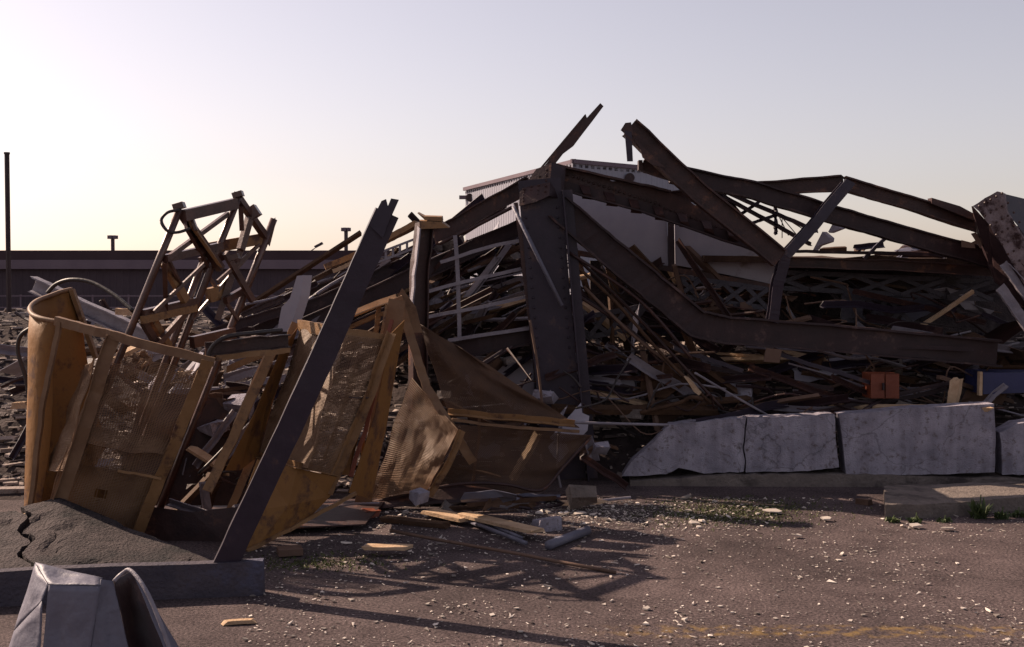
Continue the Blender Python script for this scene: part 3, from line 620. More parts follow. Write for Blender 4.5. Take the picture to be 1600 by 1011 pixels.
wp = MB(); wire_patch(wp, PP((655, 506, 8.85), (762, 570, 8.95), (905, 668, 8.95), (702, 650, 8.8)), 0.014, 0.010, 0.0023, lambda u, v: V(0, noise.noise(V(u * 3, v * 3, 9)) * 0.08, 0)); wp.build('torn_mesh', 'rust_mesh', cg, kind='stuff')
wp = MB(); wire_patch(wp, PP((690, 662, 8.7), (925, 680, 8.9), (850, 764, 8.8), (560, 786, 8.68)), 0.015, 0.011, 0.0023, lambda u, v: V(0, noise.noise(V(u * 3, v * 3, 2)) * 0.08, 0.02 * math.sin(6 * u) * v)); tm = wp.build('torn_mesh', 'rust_mesh', cg, kind='stuff')
m_ = MB(); m_.tube(smooth_path(PP((560, 790, 8.5), (640, 772, 8.5), (720, 756, 8.55), (790, 757, 8.62), (845, 766, 8.7), (880, 730, 8.8), (922, 684, 8.9))), 0.013, 6); m_.build('edge_wire', 'rusty_steel', tm, smooth=True)
m_ = MB(); gg = []
for j in range(5):
    gg.append([P(565 + 290 * i / 12 + j * 4, 788 - 30 * math.sin(3.14 * i / 12) + j * 5 * (0.4 + math.sin(3.14 * i / 12)), 8.5 + 0.2 * i / 12 - 0.03 * j) for i in range(13)])
m_.sheet(gg, 0.004); m_.build('fallen_sheet', 'rusty_steel', cg, smooth=True)

# ================================================================== middle: sloped roof beams
slp = [
 ((378, 492, 10.2), (442, 465, 10.2), 0.05, 'rusty_steel', 'thin lit steel angle just right of the lattice mast'),
 ((330, 520, 10.0), (470, 478, 10.1), 0.09, 'dark_steel', 'dark sloping steel beam lying between the mast and the small pale post'),
 ((400, 520, 10.3), (655, 402, 10.6), 0.13, 'dark_steel', 'dark sloping roof beam passing behind the leaning channel, uppermost'),
 ((430, 530, 10.1), (820, 352, 10.5), 0.15, 'dark_steel', 'long dark roof beam sloping up behind the window frame'),
 ((440, 560, 10.0), (660, 468, 10.1), 0.14, 'dark_steel', 'lower dark roof beam behind the yellow top frame'),
 ((470, 466, 10.8), (700, 372, 11.0), 0.12, 'rusty_steel', 'rusty roof beam sloping under the yellow timber strip'),
 ((678, 372, 10.0), (830, 286, 10.0), 0.14, 'rusty_steel', 'roof beam with lit top edge running up to the riveted column head'),
]
for a, b, h, m, lab in slp:
    beam('roof_beam', lab, [a, b], prof_I(h, h * 0.7, 0.012, 0.009), m, amp=0.012)
pipe('bent_pipe', 'slim steel pipe running up under the sunlit roof beam', [(686, 381, 9.95), (740, 355, 9.95), (800, 324, 9.9)], 0.016, 'rusty_steel')
beam('timber_strip', 'yellow timber strip sloping up behind the leaning channel', [(508, 418, 10.6), (575, 390, 10.6), (652, 350, 10.4)], prof_B(0.05, 0.10), 'yellow_paint', cat='timber')
beam('timber_strip', 'short pale timber strip under the yellow sloping strip', [(520, 425, 10.5), (556, 408, 10.5)], prof_B(0.035, 0.08), 'pale_timber', cat='timber')
ld = thing('purlin_ladder', P(620, 395, 10.4), 'short ladder-like strip of purlins left of the pale post', 'ladder')
for dy in (0, 14):
    m_ = MB(); m_.bar(P(585, 398 + dy, 10.4), P(652, 372 + dy, 10.4), 0.03, 0.02); m_.build('side_rail', 'pale_steel', ld)
for k in range(6):
    m_ = MB(); a = 592 + k * 11; m_.bar(P(a, 395 - k * 4.3, 10.4), P(a, 409 - k * 4.3, 10.4), 0.02, 0.02, (0, 1, 0)); m_.build('rung', 'pale_steel', ld)
sp_ = thing('steel_post', P(655, 505, 9.4) * 1, 'upright steel post with sunlit left face and broken cap', 'post')
m_ = MB(); m_.sweep(prof_I(0.13, 0.12, 0.012, 0.01), rough_path(PP((664, 350, 9.4), (655, 430, 9.4), (652, 640, 9.45)), 4, 0.004), (1, 0.45, 0), 0.01); m_.build('shaft', 'rusty_steel', sp_)
m_ = MB(); m_.sweep(prof_B(0.012, 0.10), rough_path(PP((655, 355, 9.32), (647, 430, 9.32), (642, 505, 9.34)), 4, 0.004), (-1, -0.3, 0), 0.015); m_.build('sunlit_face', 'pale_steel', sp_)  # pale strip paints the sunlit left face of the post
for pts in (((652, 333), (662, 338), (690, 339), (691, 346), (664, 344)), ((655, 345), (690, 347), (702, 356), (656, 358))):
    m_ = MB(); m_.prism([P(px, py, 9.32) for px, py in pts], (0, 0.16, 0.02)); m_.build('cap_plate', 'yellow_paint', sp_)
pp_ = MB(); pp_.prism(PP((464, 431, 8.9), (474, 430, 8.9), (470, 462, 8.9), (452, 518, 8.9), (433, 518, 8.9), (440, 480, 8.9), (453, 466, 8.9)), (0.06, 0.05, 0)); pp_.build('pale_post', 'white_panel', label='short pale broken post left of the leaning channel', cat='post')

# window frame
wf = thing('window_frame', P(745, 535, 9.9), 'bent steel window frame with empty panes left of the column', 'window frame')
for pts, r in ((((711, 368), (716, 440), (718, 532)), 0.034), (((664, 445), (662, 505)), 0.022), (((818, 345), (828, 440), (834, 520)), 0.022)):
    m_ = MB(); m_.sweep(prof_B(r * 1.3, r), rough_path([P(px, py, 9.9) for px, py in pts], 3, 0.003), (0, -1, 0)); m_.build('mullion', 'pale_steel', wf)
for pts in (((688, 410), (760, 387), (812, 376)), ((664, 457), (720, 442), (814, 420)), ((663, 496), (720, 486), (822, 464)), ((700, 532), (834, 512))):
    m_ = MB(); m_.sweep(prof_B(0.03, 0.03), rough_path([P(px, py, 9.88) for px, py in pts], 3, 0.005), (0, 0, 1)); m_.build('glazing_bar', 'pale_steel' , wf)
pipe('conduit_pipe', 'shiny slanting pipe leaning against the front of the riveted column', [(802, 323, 9.66), (840, 400, 9.62), (878, 478, 9.6)], 0.017, 'galvanised', curve=False)
beam('base_beam', 'dark horizontal beam below the empty window frame', [(690, 552, 9.95), (835, 522, 9.95)], prof_I(0.16, 0.1), 'dark_steel')
for pts, lab in ((((728, 478), (800, 384)), 'thin diagonal strut behind the empty window frame, upper'), (((690, 520), (780, 405)), 'thin diagonal strut behind the empty window frame, lower')):
    beam('diagonal_strut', lab, [(px, py, 10.4) for px, py in pts], prof_L(0.05, 0.05), 'pale_steel', cat='strut')

# sloped sheet added behind the window to keep it dark and cast shade
m_ = MB(); gg = []
for j in range(5):
    gg.append([P(470 + 370 * i / 8, 478 - 148 * i / 8 + 6, 11.1) + V(0.15 * j, 0.55 * j, 0.02 * j + noise.noise(V(i, j, 0)) * 0.05) for i in range(9)])
m_.sheet(gg, 0.05); m_.build('shade_roof', 'tar_roof', label='sloping deck added to shade the gap behind the window frame', cat='roof')

# ================================================================== riveted column
cl = thing('riveted_column', (P(880, 755, 9.9).x, 9.9, 0), 'big dark riveted steel column standing in the centre of the wreck', 'column')
ctop, cbot = P(842, 282, 9.85), V(P(882, 758, 9.9).x, 9.9, 0.0)
m_ = MB(); m_.sweep(prof_I(0.30, 0.36, 0.016, 0.014), rough_path([cbot, ctop], 5, 0.003), (0, -1, 0)); m_.build('shaft', 'blue_steel', cl)
m_ = MB(); m_.sweep(prof_L(0.10, 0.09, 0.012), [cbot + V(0.19, -0.15, 0), ctop + V(0.19, -0.15, -0.1)], (0, -1, 0)); m_.build('corner_angle', 'blue_steel', cl)
m_ = MB(); m_.sweep(prof_B(0.012, 0.035), rough_path([cbot + V(-0.2, -0.13, 0.55), ctop + V(-0.2, -0.13, -0.2)], 6, 0.006), (0, -1, 0)); m_.build('edge_strip', 'rusty_steel', cl)
hp = PP((811, 322, 9.66), (812, 300, 9.68), (838, 264, 9.80), (862, 254, 9.82), (858, 306, 9.62), (838, 315, 9.6))
m_ = MB(); m_.prism(hp, (0.01, 0.02, 0.005)); gp = m_.build('gusset_plate', 'rusty_steel', cl)
m_ = MB(); m_.prism(PP((858, 306, 9.62), (862, 254, 9.82), (884, 262, 9.9), (880, 312, 9.75)), (0, 0.02, 0)); m_.build('gusset_plate', 'dark_steel', cl)
m_ = MB(); nr = (hp[3] - hp[1]).cross(hp[4] - hp[1]).normalized(); nr = nr if nr.y < 0 else -nr
for i in range(4):
    for j in range(5):
        c = bil([hp[1], hp[3], hp[4], hp[0]], 0.15 + 0.24 * i, 0.16 + 0.17 * j) + nr * 0.012
        rivets(m_, c, (1, 0.1, 0), (0, 0.2, 1), 1, 1, 0, 0, nr, 0.013)
m_.build('rivets', 'rusty_steel', gp, kind='stuff')
m_ = MB()
for k in range(26):
    for sx in (-0.14, 0.13):
        c = cbot.lerp(ctop, 0.08 + k * 0.033) + V(sx, -0.156, 0); rivets(m_, c, (1, 0, 0), (0, 0, 1), 1, 1, 0, 0, (0, -1, 0), 0.011)
m_.build('rivets', 'blue_steel', cl, kind='stuff')

# beams rising from the head
b1 = MB(); b1.prism(PP((832, 283, 9.85), (915, 178, 9.85), (917, 184, 9.85), (938, 161, 9.85), (943, 166, 9.85), (925, 190, 9.85), (908, 212, 9.85), (896, 228, 9.85), (880, 240, 9.85), (866, 258, 9.85), (850, 282, 9.85)), (0, 0.02, 0))
b1.sweep(prof_B(0.012, 0.11), [P(846, 262, 9.9), P(914, 181, 9.9)], (-0.7, 0, 0.6)); b1.build('torn_beam', 'rusty_steel', label='torn steel beam jutting up to the right from the column head', cat='steel beam')

gd = thing('riveted_girder', P(1040, 330, 10.0), 'torn riveted girder running right from the column head', 'girder')
m_ = MB(); m_.prism(PP(*[(x, y, 10.0) for x, y in jag([(864, 257), (930, 275), (1000, 290), (1045, 300), (1110, 330), (1200, 372), (1214, 402), (1120, 366), (1040, 336), (960, 318), (900, 300), (866, 292)], 2.5, 12)]), (0, 0.03, 0)); m_.build('web_plate', 'rusty_steel', gd)
m_ = MB(); m_.sweep(prof_L(0.09, 0.10, 0.012), rough_path(PP((868, 296, 9.97), (1000, 332, 9.97), (1190, 398, 9.97)), 6, 0.006), (0, 0, 1)); m_.build('lower_flange', 'dark_steel', gd)
m_ = MB(); m_.sweep(prof_B(0.018, 0.15), rough_path(PP((864, 257, 9.97), (1000, 288, 9.97), (1045, 300, 9.97)), 5, 0.006), (0, 0, 1)); m_.build('upper_flange', 'rusty_steel', gd)
m_ = MB()
for k in range(40):
    c = P(872 + k * 8, 268 + k * 2.6 + (0.02 * k * k if k > 20 else 0) * 0.3, 9.985); rivets(m_, c, (1, 0, 0), (0, 0, 1), 1, 1, 0, 0, (0, -1, 0), 0.013)
m_.build('rivets', 'rusty_steel', gd, kind='stuff')
for k in range(7):
    x = 905 + k * 38; y = 288 + k * 11
    m_ = MB(); m_.sheet([[P(x, y, 9.95), P(x + 16, y + 4, 9.95)], [P(x + 6, y + 14, 9.88), P(x + 18, y + 15, 9.9)], [P(x + 4, y + 22, 9.93), P(x + 22, y + 24, 9.93)]], 0.006); m_.build('torn_strip', 'rusty_steel', gd)
beam('splice_beam', 'short rusty beam lying on the torn girder behind the white panel', [(1030, 312, 10.2), (1120, 300, 10.3)], prof_I(0.12, 0.09), 'rusty_steel')

# white panels
wpn = thing('white_wall_panel', P(1050, 430, 10.9), 'large white wall panel in two sheets under the torn girder', 'wall panel')
m_ = MB(); m_.prism(PP((880, 300, 10.9), (1042, 340, 10.9), (1044, 418, 10.9), (985, 412, 10.9), (890, 398, 10.9)), (0, 0.02, 0)); m_.build('sheet', 'white_panel', wpn)
m_ = MB(); m_.prism(PP((1054, 342, 10.9), (1216, 392, 10.9), (1216, 446, 10.9), (1130, 428, 10.9), (1055, 414, 10.9)), (0, 0.02, 0)); m_.build('sheet', 'white_panel', wpn)
m_ = MB(); m_.bar(P(1048, 335, 10.87), P(1049, 420, 10.87), 0.055, 0.05, (0, 1, 0)); m_.build('post', 'dark_steel', wpn)
m_ = MB(); m_.bar(P(885, 392, 10.86), P(1216, 450, 10.86), 0.05, 0.05); m_.build('bottom_rail', 'rusty_steel', wpn)

beam('bent_brace', 'thick dark bent beam slanting down from the column head then lying flat', [(872, 324, 9.72), (985, 421, 9.72), (1088, 506, 9.75), (1135, 516, 9.8), (1300, 528, 9.95), (1560, 552, 10.1)], prof_I(0.24, 0.15, 0.018, 0.012), 'dark_steel', amp=0.006, seg=4)
# big diagonal
dg = thing('diagonal_rafter', P(1215, 405, 9.6), 'dark rafter slanting down from the highest right hand tip with a hanging plate', 'steel beam')
m_ = MB(); m_.sweep(prof_I(0.17, 0.12, 0.014, 0.01), rough_path(PP((984, 200, 9.6), (1090, 300, 9.6), (1218, 404, 9.6)), 6, 0.005), (0, 0, 1), 0.01); m_.build('web', 'rusty_steel', dg)
m_ = MB(); m_.prism(PP((976, 204, 9.54), (987, 206, 9.54), (989, 252, 9.54), (980, 252, 9.54)), (0, 0.014, 0)); m_.build('hanging_plate', 'blue_steel', dg)
m_ = MB(); m_.prism(PP((970, 203, 9.56), (977, 192, 9.56), (986, 191, 9.56), (990, 212, 9.56), (978, 210, 9.56)), (0, 0.02, 0)); m_.build('end_cleat', 'rusty_steel', dg)
m_ = MB(); m_.prism(PP((990, 215, 9.53), (1040, 262, 9.53), (1020, 258, 9.53), (1004, 246, 9.53), (1000, 232, 9.53)), (0, 0.012, 0)); m_.build('gusset_plate', 'rusty_steel', dg)
sb = thing('stub_beam', P(1030, 265, 9.75), 'short stub beam with holed end plate crossing the diagonal rafter', 'steel beam')
m_ = MB(); m_.sweep(prof_I(0.10, 0.08, 0.01, 0.008), rough_path(PP((1003, 258, 9.75), (1062, 277, 9.75)), 3, 0.003)); m_.build('web', 'rusty_steel', sb)
m_ = MB(); m_.prism(PP((998, 250, 9.72), (1004, 250, 9.72), (1005, 267, 9.72), (998, 265, 9.72)), (0, 0.1, 0)); m_.build('end_plate', 'rusty_steel', sb)
beam('long_purlin', 'long dark purlin sloping down to the right below the roof ridge', [(1050, 272, 9.9), (1180, 298, 9.95), (1290, 332, 10.0), (1400, 364, 10.1), (1560, 408, 10.2)], prof_I(0.155, 0.10, 0.014, 0.01), 'dark_steel', amp=0.004)
beam('ridge_beam', 'ridge beam left of the highest joint of the right hand roof', [(1165, 297, 10.15), (1315, 286, 10.0)], prof_I(0.135, 0.10, 0.014, 0.01), 'rusty_steel', amp=0.003)
beam('ridge_beam', 'ridge beam falling right from the joint toward the riveted column stump', [(1318, 287, 9.98), (1430, 320, 10.0), (1540, 356, 10.05)], prof_I(0.125, 0.10, 0.014, 0.01), 'rusty_steel', amp=0.004)
q = MB(); q.prism(PP((1456, 309, 9.93), (1500, 322, 9.93), (1526, 336, 9.93), (1526, 346, 9.93), (1456, 318, 9.93)), (0, 0.1, 0)); q.build('splice_plate', 'rusty_steel', label='splice plate lying on the falling ridge beam', cat='steel plate')
beam('bent_post', 'bent post hanging from the ridge joint down to the dark floor beam', [(1325, 286, 9.85), (1272, 350, 9.8), (1226, 400, 9.78), (1215, 440, 9.8), (1207, 500, 9.85)], prof_I(0.12, 0.09, 0.012, 0.009), 'blue_steel', up=(0, -1, 0), amp=0.003)
for i, (a, b) in enumerate((((1090, 285), (1275, 365)), ((1110, 300), (1265, 385)), ((1140, 290), (1300, 350)), ((1100, 275), (1200, 390)))):
    beam('joist_chord', ['upper', 'lower', 'topmost', 'steepest'][i] + ' thin joist chord under the long purlin, sky showing behind', [(*a, 10.6), (*b, 10.7)], prof_L(0.04, 0.05), 'dark_steel', cat='joist')
for i, (a, b, lab) in enumerate((((1190, 312), (1158, 335), 'left'), ((1212, 318), (1212, 365), 'upright'), ((1208, 338), (1172, 350), 'flat'), ((1390, 365), (1352, 402), 'right'))):
    beam('web_strut', lab + ' short web strut among the thin roof joists', [(*a, 10.65), (*b, 10.65)], prof_B(0.03, 0.03), 'blue_steel', cat='strut')
for i, (a, b) in enumerate((((1218, 340), (1232, 368)), ((1222, 340), (1244, 366)), ((1226, 340), (1258, 360)), ((1222, 342), (1222, 372)))):
    m_ = MB(); m_.tube(PP((*a, 11.0), (*b, 11.0)), 0.005, 5); m_.build('hanging_wire', 'rubber', label='thin wire fanning out among the roof joists', cat='wire', group='wires fanning among the joists')
for pts, lab in (([(1294, 362), (1303, 346), (1314, 357), (1296, 364)], 'small pale torn sheet above the roof deck'), ([(1268, 395), (1285, 362), (1297, 372), (1296, 378), (1278, 384)], 'pale folded sheet behind the bent post')):
    m_ = MB(); m_.prism([P(px, py, 10.7) for px, py in pts], (0.05, 0.03, 0.0)); m_.build('sheet_scrap', 'white_panel', label=lab, cat='sheet metal')

# roof deck over dark interior
m_ = MB(); gg = []
for j in range(7):
    gg.append([P(1100 + 640 * i / 12, 404 + 8 * i / 12, 10.72) + V(0.05 * j, 0.8 * j, 0.02 * j + noise.noise(V(i * 0.7, j * 0.9, 2)) * 0.06) for i in range(13)])
m_.sheet(gg, 0.06); m_.build('roof_deck', 'tar_roof', label='collapsed brown tar roof deck over the dark interior on the right', cat='roof')
m_ = MB(); gg = []
for j in range(7):
    gg.append([P(880 + 260 * i / 8, 330 + 70 * i / 8, 11.3) + V(0.04 * j, 0.75 * j, -0.02 * j + noise.noise(V(i * 0.7, j * 0.9, 8)) * 0.05) for i in range(9)])
m_.sheet(gg, 0.05); m_.build('roof_deck', 'tar_roof', label='unseen deck added behind the white wall panel to shade the interior', cat='roof')  # unseen deck, added to shade the space behind the panel
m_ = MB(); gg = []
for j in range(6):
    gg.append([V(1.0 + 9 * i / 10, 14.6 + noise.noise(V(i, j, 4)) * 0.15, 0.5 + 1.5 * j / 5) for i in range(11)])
m_.sheet(gg, 0.12); m_.build('rear_wall', 'tar_slab', label='dark backing added for the shade inside the collapsed right hand bay', cat='wall')  # dark sheet added so the back of the bay reads as shade
beam('edge_beam', 'edge beam with thin sunlit lip along the front of the roof deck', [(1225, 410, 10.6), (1380, 414, 10.6), (1560, 424, 10.6)], prof_I(0.10, 0.12, 0.01, 0.008), 'rusty_steel', amp=0.003)
beam('edge_rail', 'thin rail above the edge beam of the roof deck', [(1225, 395, 10.65), (1400, 398, 10.65), (1555, 408, 10.65)], prof_L(0.03, 0.05), 'dark_steel', amp=0.004)

def lattice(name, label, tl, tr, bl, br, n, Y):
    t = thing(name, P((bl[0] + br[0]) / 2, (bl[1] + br[1]) / 2, Y), label, 'girder')
    for a, b in ((tl, tr), (bl, br)):
        m_ = MB(); m_.sweep(prof_B(0.045, 0.05), rough_path([P(*a, Y), P(*b, Y)], 6, 0.003)); m_.build('chord', 'lacing_paint', t)
    for i in range(n):
        for s in (0, 1):
            u0, u1 = i / n, (i + 1) / n
            if s: u0, u1 = u1, u0
            a = V(*tl, 0).lerp(V(*tr, 0), u0); b = V(*bl, 0).lerp(V(*br, 0), u1)
            m_ = MB(); m_.sweep(prof_B(0.01, 0.04), [P(a.x, a.y, Y - 0.03 - 0.014 * s), P(b.x, b.y, Y - 0.03 - 0.014 * s)], (0, -1, 0)); m_.build('lacing_bar', 'lacing_paint', t)
lattice('lattice_girder', 'upper laced girder hanging under the roof deck edge', (1190, 424), (1550, 440), (1195, 449), (1550, 468), 5, 11.0)
lattice('lattice_girder', 'lower laced girder in the dark interior below the upper one', (1316, 462), (1425, 470), (1316, 500), (1425, 506), 3, 10.9)
lattice('lattice_girder', 'pale laced girder in the shade just right of the column', (888, 500), (1010, 478), (890, 532), (1010, 510), 4, 10.3)
lattice('lattice_girder', 'pale laced girder under the white wall panel', (1060, 432), (1200, 452), (1060, 462), (1200, 482), 4, 10.8)
m_ = MB(); m_.prism(PP((1316, 466, 10.85), (1348, 467, 10.85), (1348, 498, 10.85), (1314, 496, 10.85)), (0, 0.02, 0)); m_.build('batten_plate', 'lacing_paint', label='square pale plate beside the lower laced girder', cat='steel plate')

# right hand column stump
rc = thing('column_stump', P(1600, 560, 10.0), 'toppled riveted column stump at the right edge with pale flaking face', 'column')
m_ = MB(); m_.prism(PP(*[(x, y, 9.7) for x, y in jag([(1520, 322), (1558, 299), (1568, 302), (1572, 330), (1600, 375), (1640, 440), (1640, 480), (1610, 460), (1575, 400), (1545, 350)], 1.5, 10)]), (0.03, 0.03, 0)); m_.build('front_plate', 'flaking', rc)
m_ = MB(); m_.prism(PP((1520, 322, 9.7), (1545, 350, 9.7), (1575, 400, 9.7), (1610, 460, 9.7), (1600, 480, 9.9), (1556, 440, 10.0), (1530, 372, 10.0)), (0.0, 0.03, 0)); m_.build('side_plate', 'dark_steel', rc)
m_ = MB(); m_.prism(PP((1562, 301, 9.74), (1660, 325, 10.2), (1680, 430, 10.2), (1600, 366, 9.8), (1574, 332, 9.75)), (0.02, 0.03, 0)); m_.build('top_plate', 'blue_steel', rc)
m_ = MB()
for i in range(5):
    for j in range(7):
        c = P(1530 + i * 9 + j * 9, 322 - i * 5 + j * 15, 9.68); rivets(m_, c, (1, 0, 0), (0, 0, 1), 1, 1, 0, 0, (0, -1, 0), 0.012)
m_.build('rivets', 'rusty_steel', rc, kind='stuff')
m_ = MB(); m_.sweep(prof_I(0.30, 0.34, 0.016, 0.014), rough_path(PP((1575, 360, 9.95), (1690, 560, 10.0), (1760, 700, 10.0)), 4, 0.01), (0.5, -1, 0.4), 0.03); m_.build('shaft', 'dark_steel', rc)
for i, (a, b, m) in enumerate((((1562, 418), (1640, 525), 'pale_steel'), ((1574, 412), (1650, 500), 'pale_steel'), ((1588, 408), (1660, 480), 'rusty_steel'), ((1556, 455), (1630, 560), 'pale_steel'))):
    beam('fallen_angle', ['outer', 'middle', 'inner', 'lowest'][i] + ' steel angle slanting down below the column stump', [(*a, 9.75), (*b, 9.7)], prof_L(0.09, 0.05), m)
for pts, lab in (([(1517, 365), (1525, 363), (1536, 380), (1532, 388)], 'upright pale scrap plate beside the column stump'), ([(1502, 375), (1522, 380), (1524, 388), (1502, 386)], 'small rusty plate on the end of the long purlin'), ([(1540, 392), (1552, 384), (1551, 388), (1542, 397)], 'bent pale cleat below the column stump')):
    m_ = MB(); m_.prism([P(px, py, 9.9) for px, py in pts], (0.02, 0.05, 0)); m_.build('scrap_plate', 'tan_board', label=lab, cat='steel plate')

# ================================================================== things lying in the rubble on the right
def pz(pts, Y, m, name, lab, cat, ext=(0.02, 0.06, 0)):
    b = MB(); b.prism([P(px, py, Y) for px, py in pts], ext); return b.build(name, m, label=lab, cat=cat)
cb = thing('orange_cabinet', P(1384, 620, 10.2), 'small orange two door cabinet in the rubble behind the wall', 'cabinet')
for x0, x1 in ((1361, 1382), (1384, 1405)):
    m_ = MB(); m_.prism(PP((x0, 585, 9.82), (x1, 585, 9.82), (x1, 622, 9.82), (x0, 622, 9.82)), (0, 0.02, 0)); dr = m_.build('door', 'orange_paint', cb)
m_ = MB(); m_.prism(PP((1361, 584, 9.85), (1405, 584, 9.85), (1405, 623, 9.85), (1361, 623, 9.85)), (0, 0.25, 0)); m_.build('carcass', 'orange_paint', cb)
m_ = MB(); m_.box(P(1380, 604, 9.8), (0.008, 0, 0), (0, 0.01, 0), (0, 0, 0.03)); m_.build('handle', 'dark_steel', dr)
bb = thing('blue_box', P(1580, 618, 9.9), 'dark blue metal box at the right edge behind the wall', 'box')
m_ = MB(); m_.prism(PP((1536, 582, 9.9), (1700, 583, 9.9), (1700, 610, 9.9), (1536, 616, 9.9)), (0, 0.4, 0.0)); m_.build('body', 'blue_paint', bb)
m_ = MB(); m_.prism(PP((1531, 581, 9.88), (1535.5, 581, 9.88), (1535, 618, 9.88), (1530, 618, 9.88)), (0, 0.05, 0)); m_.build('edge_board', 'pale_timber', bb)
pz(jag([(1484, 595), (1490, 590), (1494, 594), (1500, 592), (1492, 633), (1479, 633)], 1.2, 8), 9.7, 'pale_timber', 'splintered_post', 'short splintered pale timber post standing behind the wall top', 'timber', (0.05, 0.05, 0))
pz([(1197, 544), (1222, 546), (1218, 567), (1193, 565)], 9.75, 'tan_board', 'tan_board', 'small square tan board hanging under the flat dark beam', 'board', (0, 0.012, 0))
pz([(1002, 574), (1060, 568), (1072, 600), (1040, 622), (1000, 620)], 9.95, 'brown_timber', 'brown_board', 'large brown board leaning right of the grey panel', 'board')
pz([(880, 568), (960, 574), (990, 590), (996, 618), (890, 620)], 10.1, 'white_panel', 'grey_panel', 'grey panel lying low behind the right side of the column', 'panel')
pz([(735, 556), (832, 562), (836, 640), (800, 640)], 10.1, 'white_panel', 'grey_panel', 'grey panel behind the torn mesh left of the column', 'panel')
for i, pts in enumerate((((890, 395), (1000, 470), (1080, 560)), ((888, 405), (960, 470), (1040, 560), (1110, 630)), ((912, 448), (985, 520), (1060, 580), (1095, 618)), ((892, 455), (990, 520), (1030, 565)), ((896, 398), (1000, 500), (1130, 640)))):
    pipe('rusty_rod', ['straightest', 'longest', 'brightest', 'lowest', 'rightmost'][i] + ' rusty rod in the bundle slanting down right of the column', [(px, py, 9.68 + 0.04 * i) for px, py in pts], 0.014, ('rusty_steel', 'brown_timber', 'tan_board', 'rusty_steel', 'rusty_steel')[i], cat='rod')
pz(jag([(1068, 588), (1074, 590), (1095, 614), (1092, 618), (1084, 612)], 1, 8), 9.66, 'pale_timber', 'split_lath', 'bright split lath at the lower end of the rod bundle', 'timber')
pipe('bent_rod', 'bent brown rod below the bright split lath', [(1000, 645, 9.7), (1060, 630, 9.65), (1080, 621, 9.6), (1098, 624, 9.6)], 0.018, 'brown_timber', cat='rod')
for i, (a, b, m) in enumerate((((1050, 546), (1160, 582), 'blue_steel'), ((1215, 556), (1360, 602), 'blue_steel'), ((1265, 650), (1490, 600), 'dark_steel'), ((1280, 655), (1480, 610), 'dark_steel'), ((1140, 534), (1210, 545), 'pale_steel'), ((1140, 538), (1520, 548), 'dark_steel'), ((1080, 572), (1300, 610), 'dark_steel'))):
    beam('fallen_bar', ['left', 'blue-grey', 'long upper', 'long lower', 'short pale', 'flat', 'dark'][i] + ' steel bar lying in the rubble behind the wall', [(*a, 9.85 + 0.05 * i), (*b, 9.85 + 0.03 * i)], prof_L(0.035, 0.03), m, cat='steel bar')
pipe('water_pipe', 'thin blue-grey pipe running from the mesh to the wall end', [(895, 660, 9.3), (960, 662, 9.35), (1045, 664, 9.4)], 0.012, 'pale_steel')
for i, pts in enumerate((((900, 638, 9.3), (945, 625, 9.4), (965, 590, 9.6), (985, 560, 9.7)), ((1010, 640, 9.6), (1030, 600, 9.6), (1036, 605, 9.6)), ((880, 580, 9.55), (895, 590, 9.55), (908, 605, 9.5)))):
    pipe('loose_cable', ['long curling', 'short', 'stubby'][i] + ' loose cable right of the column foot', list(pts), 0.009, 'rubber', cat='cable')
pipe('bent_rod', 'bright thin rod hanging down along the column left edge', [(828, 500, 9.5), (840, 570, 9.45), (848, 640, 9.4)], 0.011, 'tan_board', cat='rod')
pipe('bent_rod', 'bent dark rod making a corner left of the column foot', [(792, 544, 9.4), (832, 595, 9.35), (770, 616, 9.2)], 0.011, 'rusty_steel', cat='rod', curve=False)
pipe('bent_rod', 'slanting dark rod behind the torn mesh triangle', [(700, 600, 9.1), (750, 570, 9.2), (785, 548, 9.3)], 0.012, 'dark_steel', cat='rod')

# pale channels and cables on the left
beam('pale_channel', 'pale blue-grey channel slanting behind the curled yellow panel', [(56, 444, 9.6), (150, 488, 9.4), (238, 530, 9.2)], prof_C(0.13, 0.07), 'pale_steel')
beam('pale_channel', 'second pale channel lying beside the slanting one, lower down', [(118, 470, 9.9), (170, 500, 9.8), (260, 545, 9.5)], prof_C(0.08, 0.05), 'pale_steel')
pipe('loose_cable', 'dark hose arching above the curled yellow panel', [(74, 458, 8.8), (88, 444, 8.8), (112, 437, 8.75), (145, 442, 8.7), (180, 462, 8.6), (208, 486, 8.5)], 0.016, 'rubber', cat='cable')
pipe('loose_cable', 'dark hose curving down left of the curled yellow panel', [(50, 512, 8.2), (32, 525, 8.2), (28, 550, 8.2), (40, 590, 8.2), (48, 640, 8.2)], 0.016, 'rubber', cat='cable')
pipe('loose_cable', 'frayed cable hanging beside the middle cage panel', [(424, 555, 8.0), (396, 590, 8.0), (385, 640, 7.9), (358, 690, 7.8), (310, 740, 7.7)], 0.010, 'rubber', cat='cable')
pipe('loose_cable', 'thin pale cable curving down beside the cage stile', [(420, 560, 7.9), (375, 660, 7.7), (340, 735, 7.6), (330, 750, 7.6)], 0.006, 'pale_timber', cat='cable')
for i, (a, b, m) in enumerate((((348, 608), (445, 590), 'pale_steel'), ((352, 597), (405, 578), 'pale_steel'), ((268, 614), (345, 610), 'pale_steel'), ((345, 612), (400, 610), 'tan_board'), ((355, 577), (420, 548), 'yellow_paint'), ((20, 634), (42, 632), 'pale_timber'), ((180, 486), (207, 487), 'pale_timber'))):
    beam('loose_batten', ['broad pale', 'upper pale', 'left pale', 'tan', 'yellow', 'far left bright', 'short bright'][i] + ' batten lying in the rubble around the cage', [(*a, 9.0), (*b, 9.0)], prof_B(0.05, 0.05), m, cat='timber')

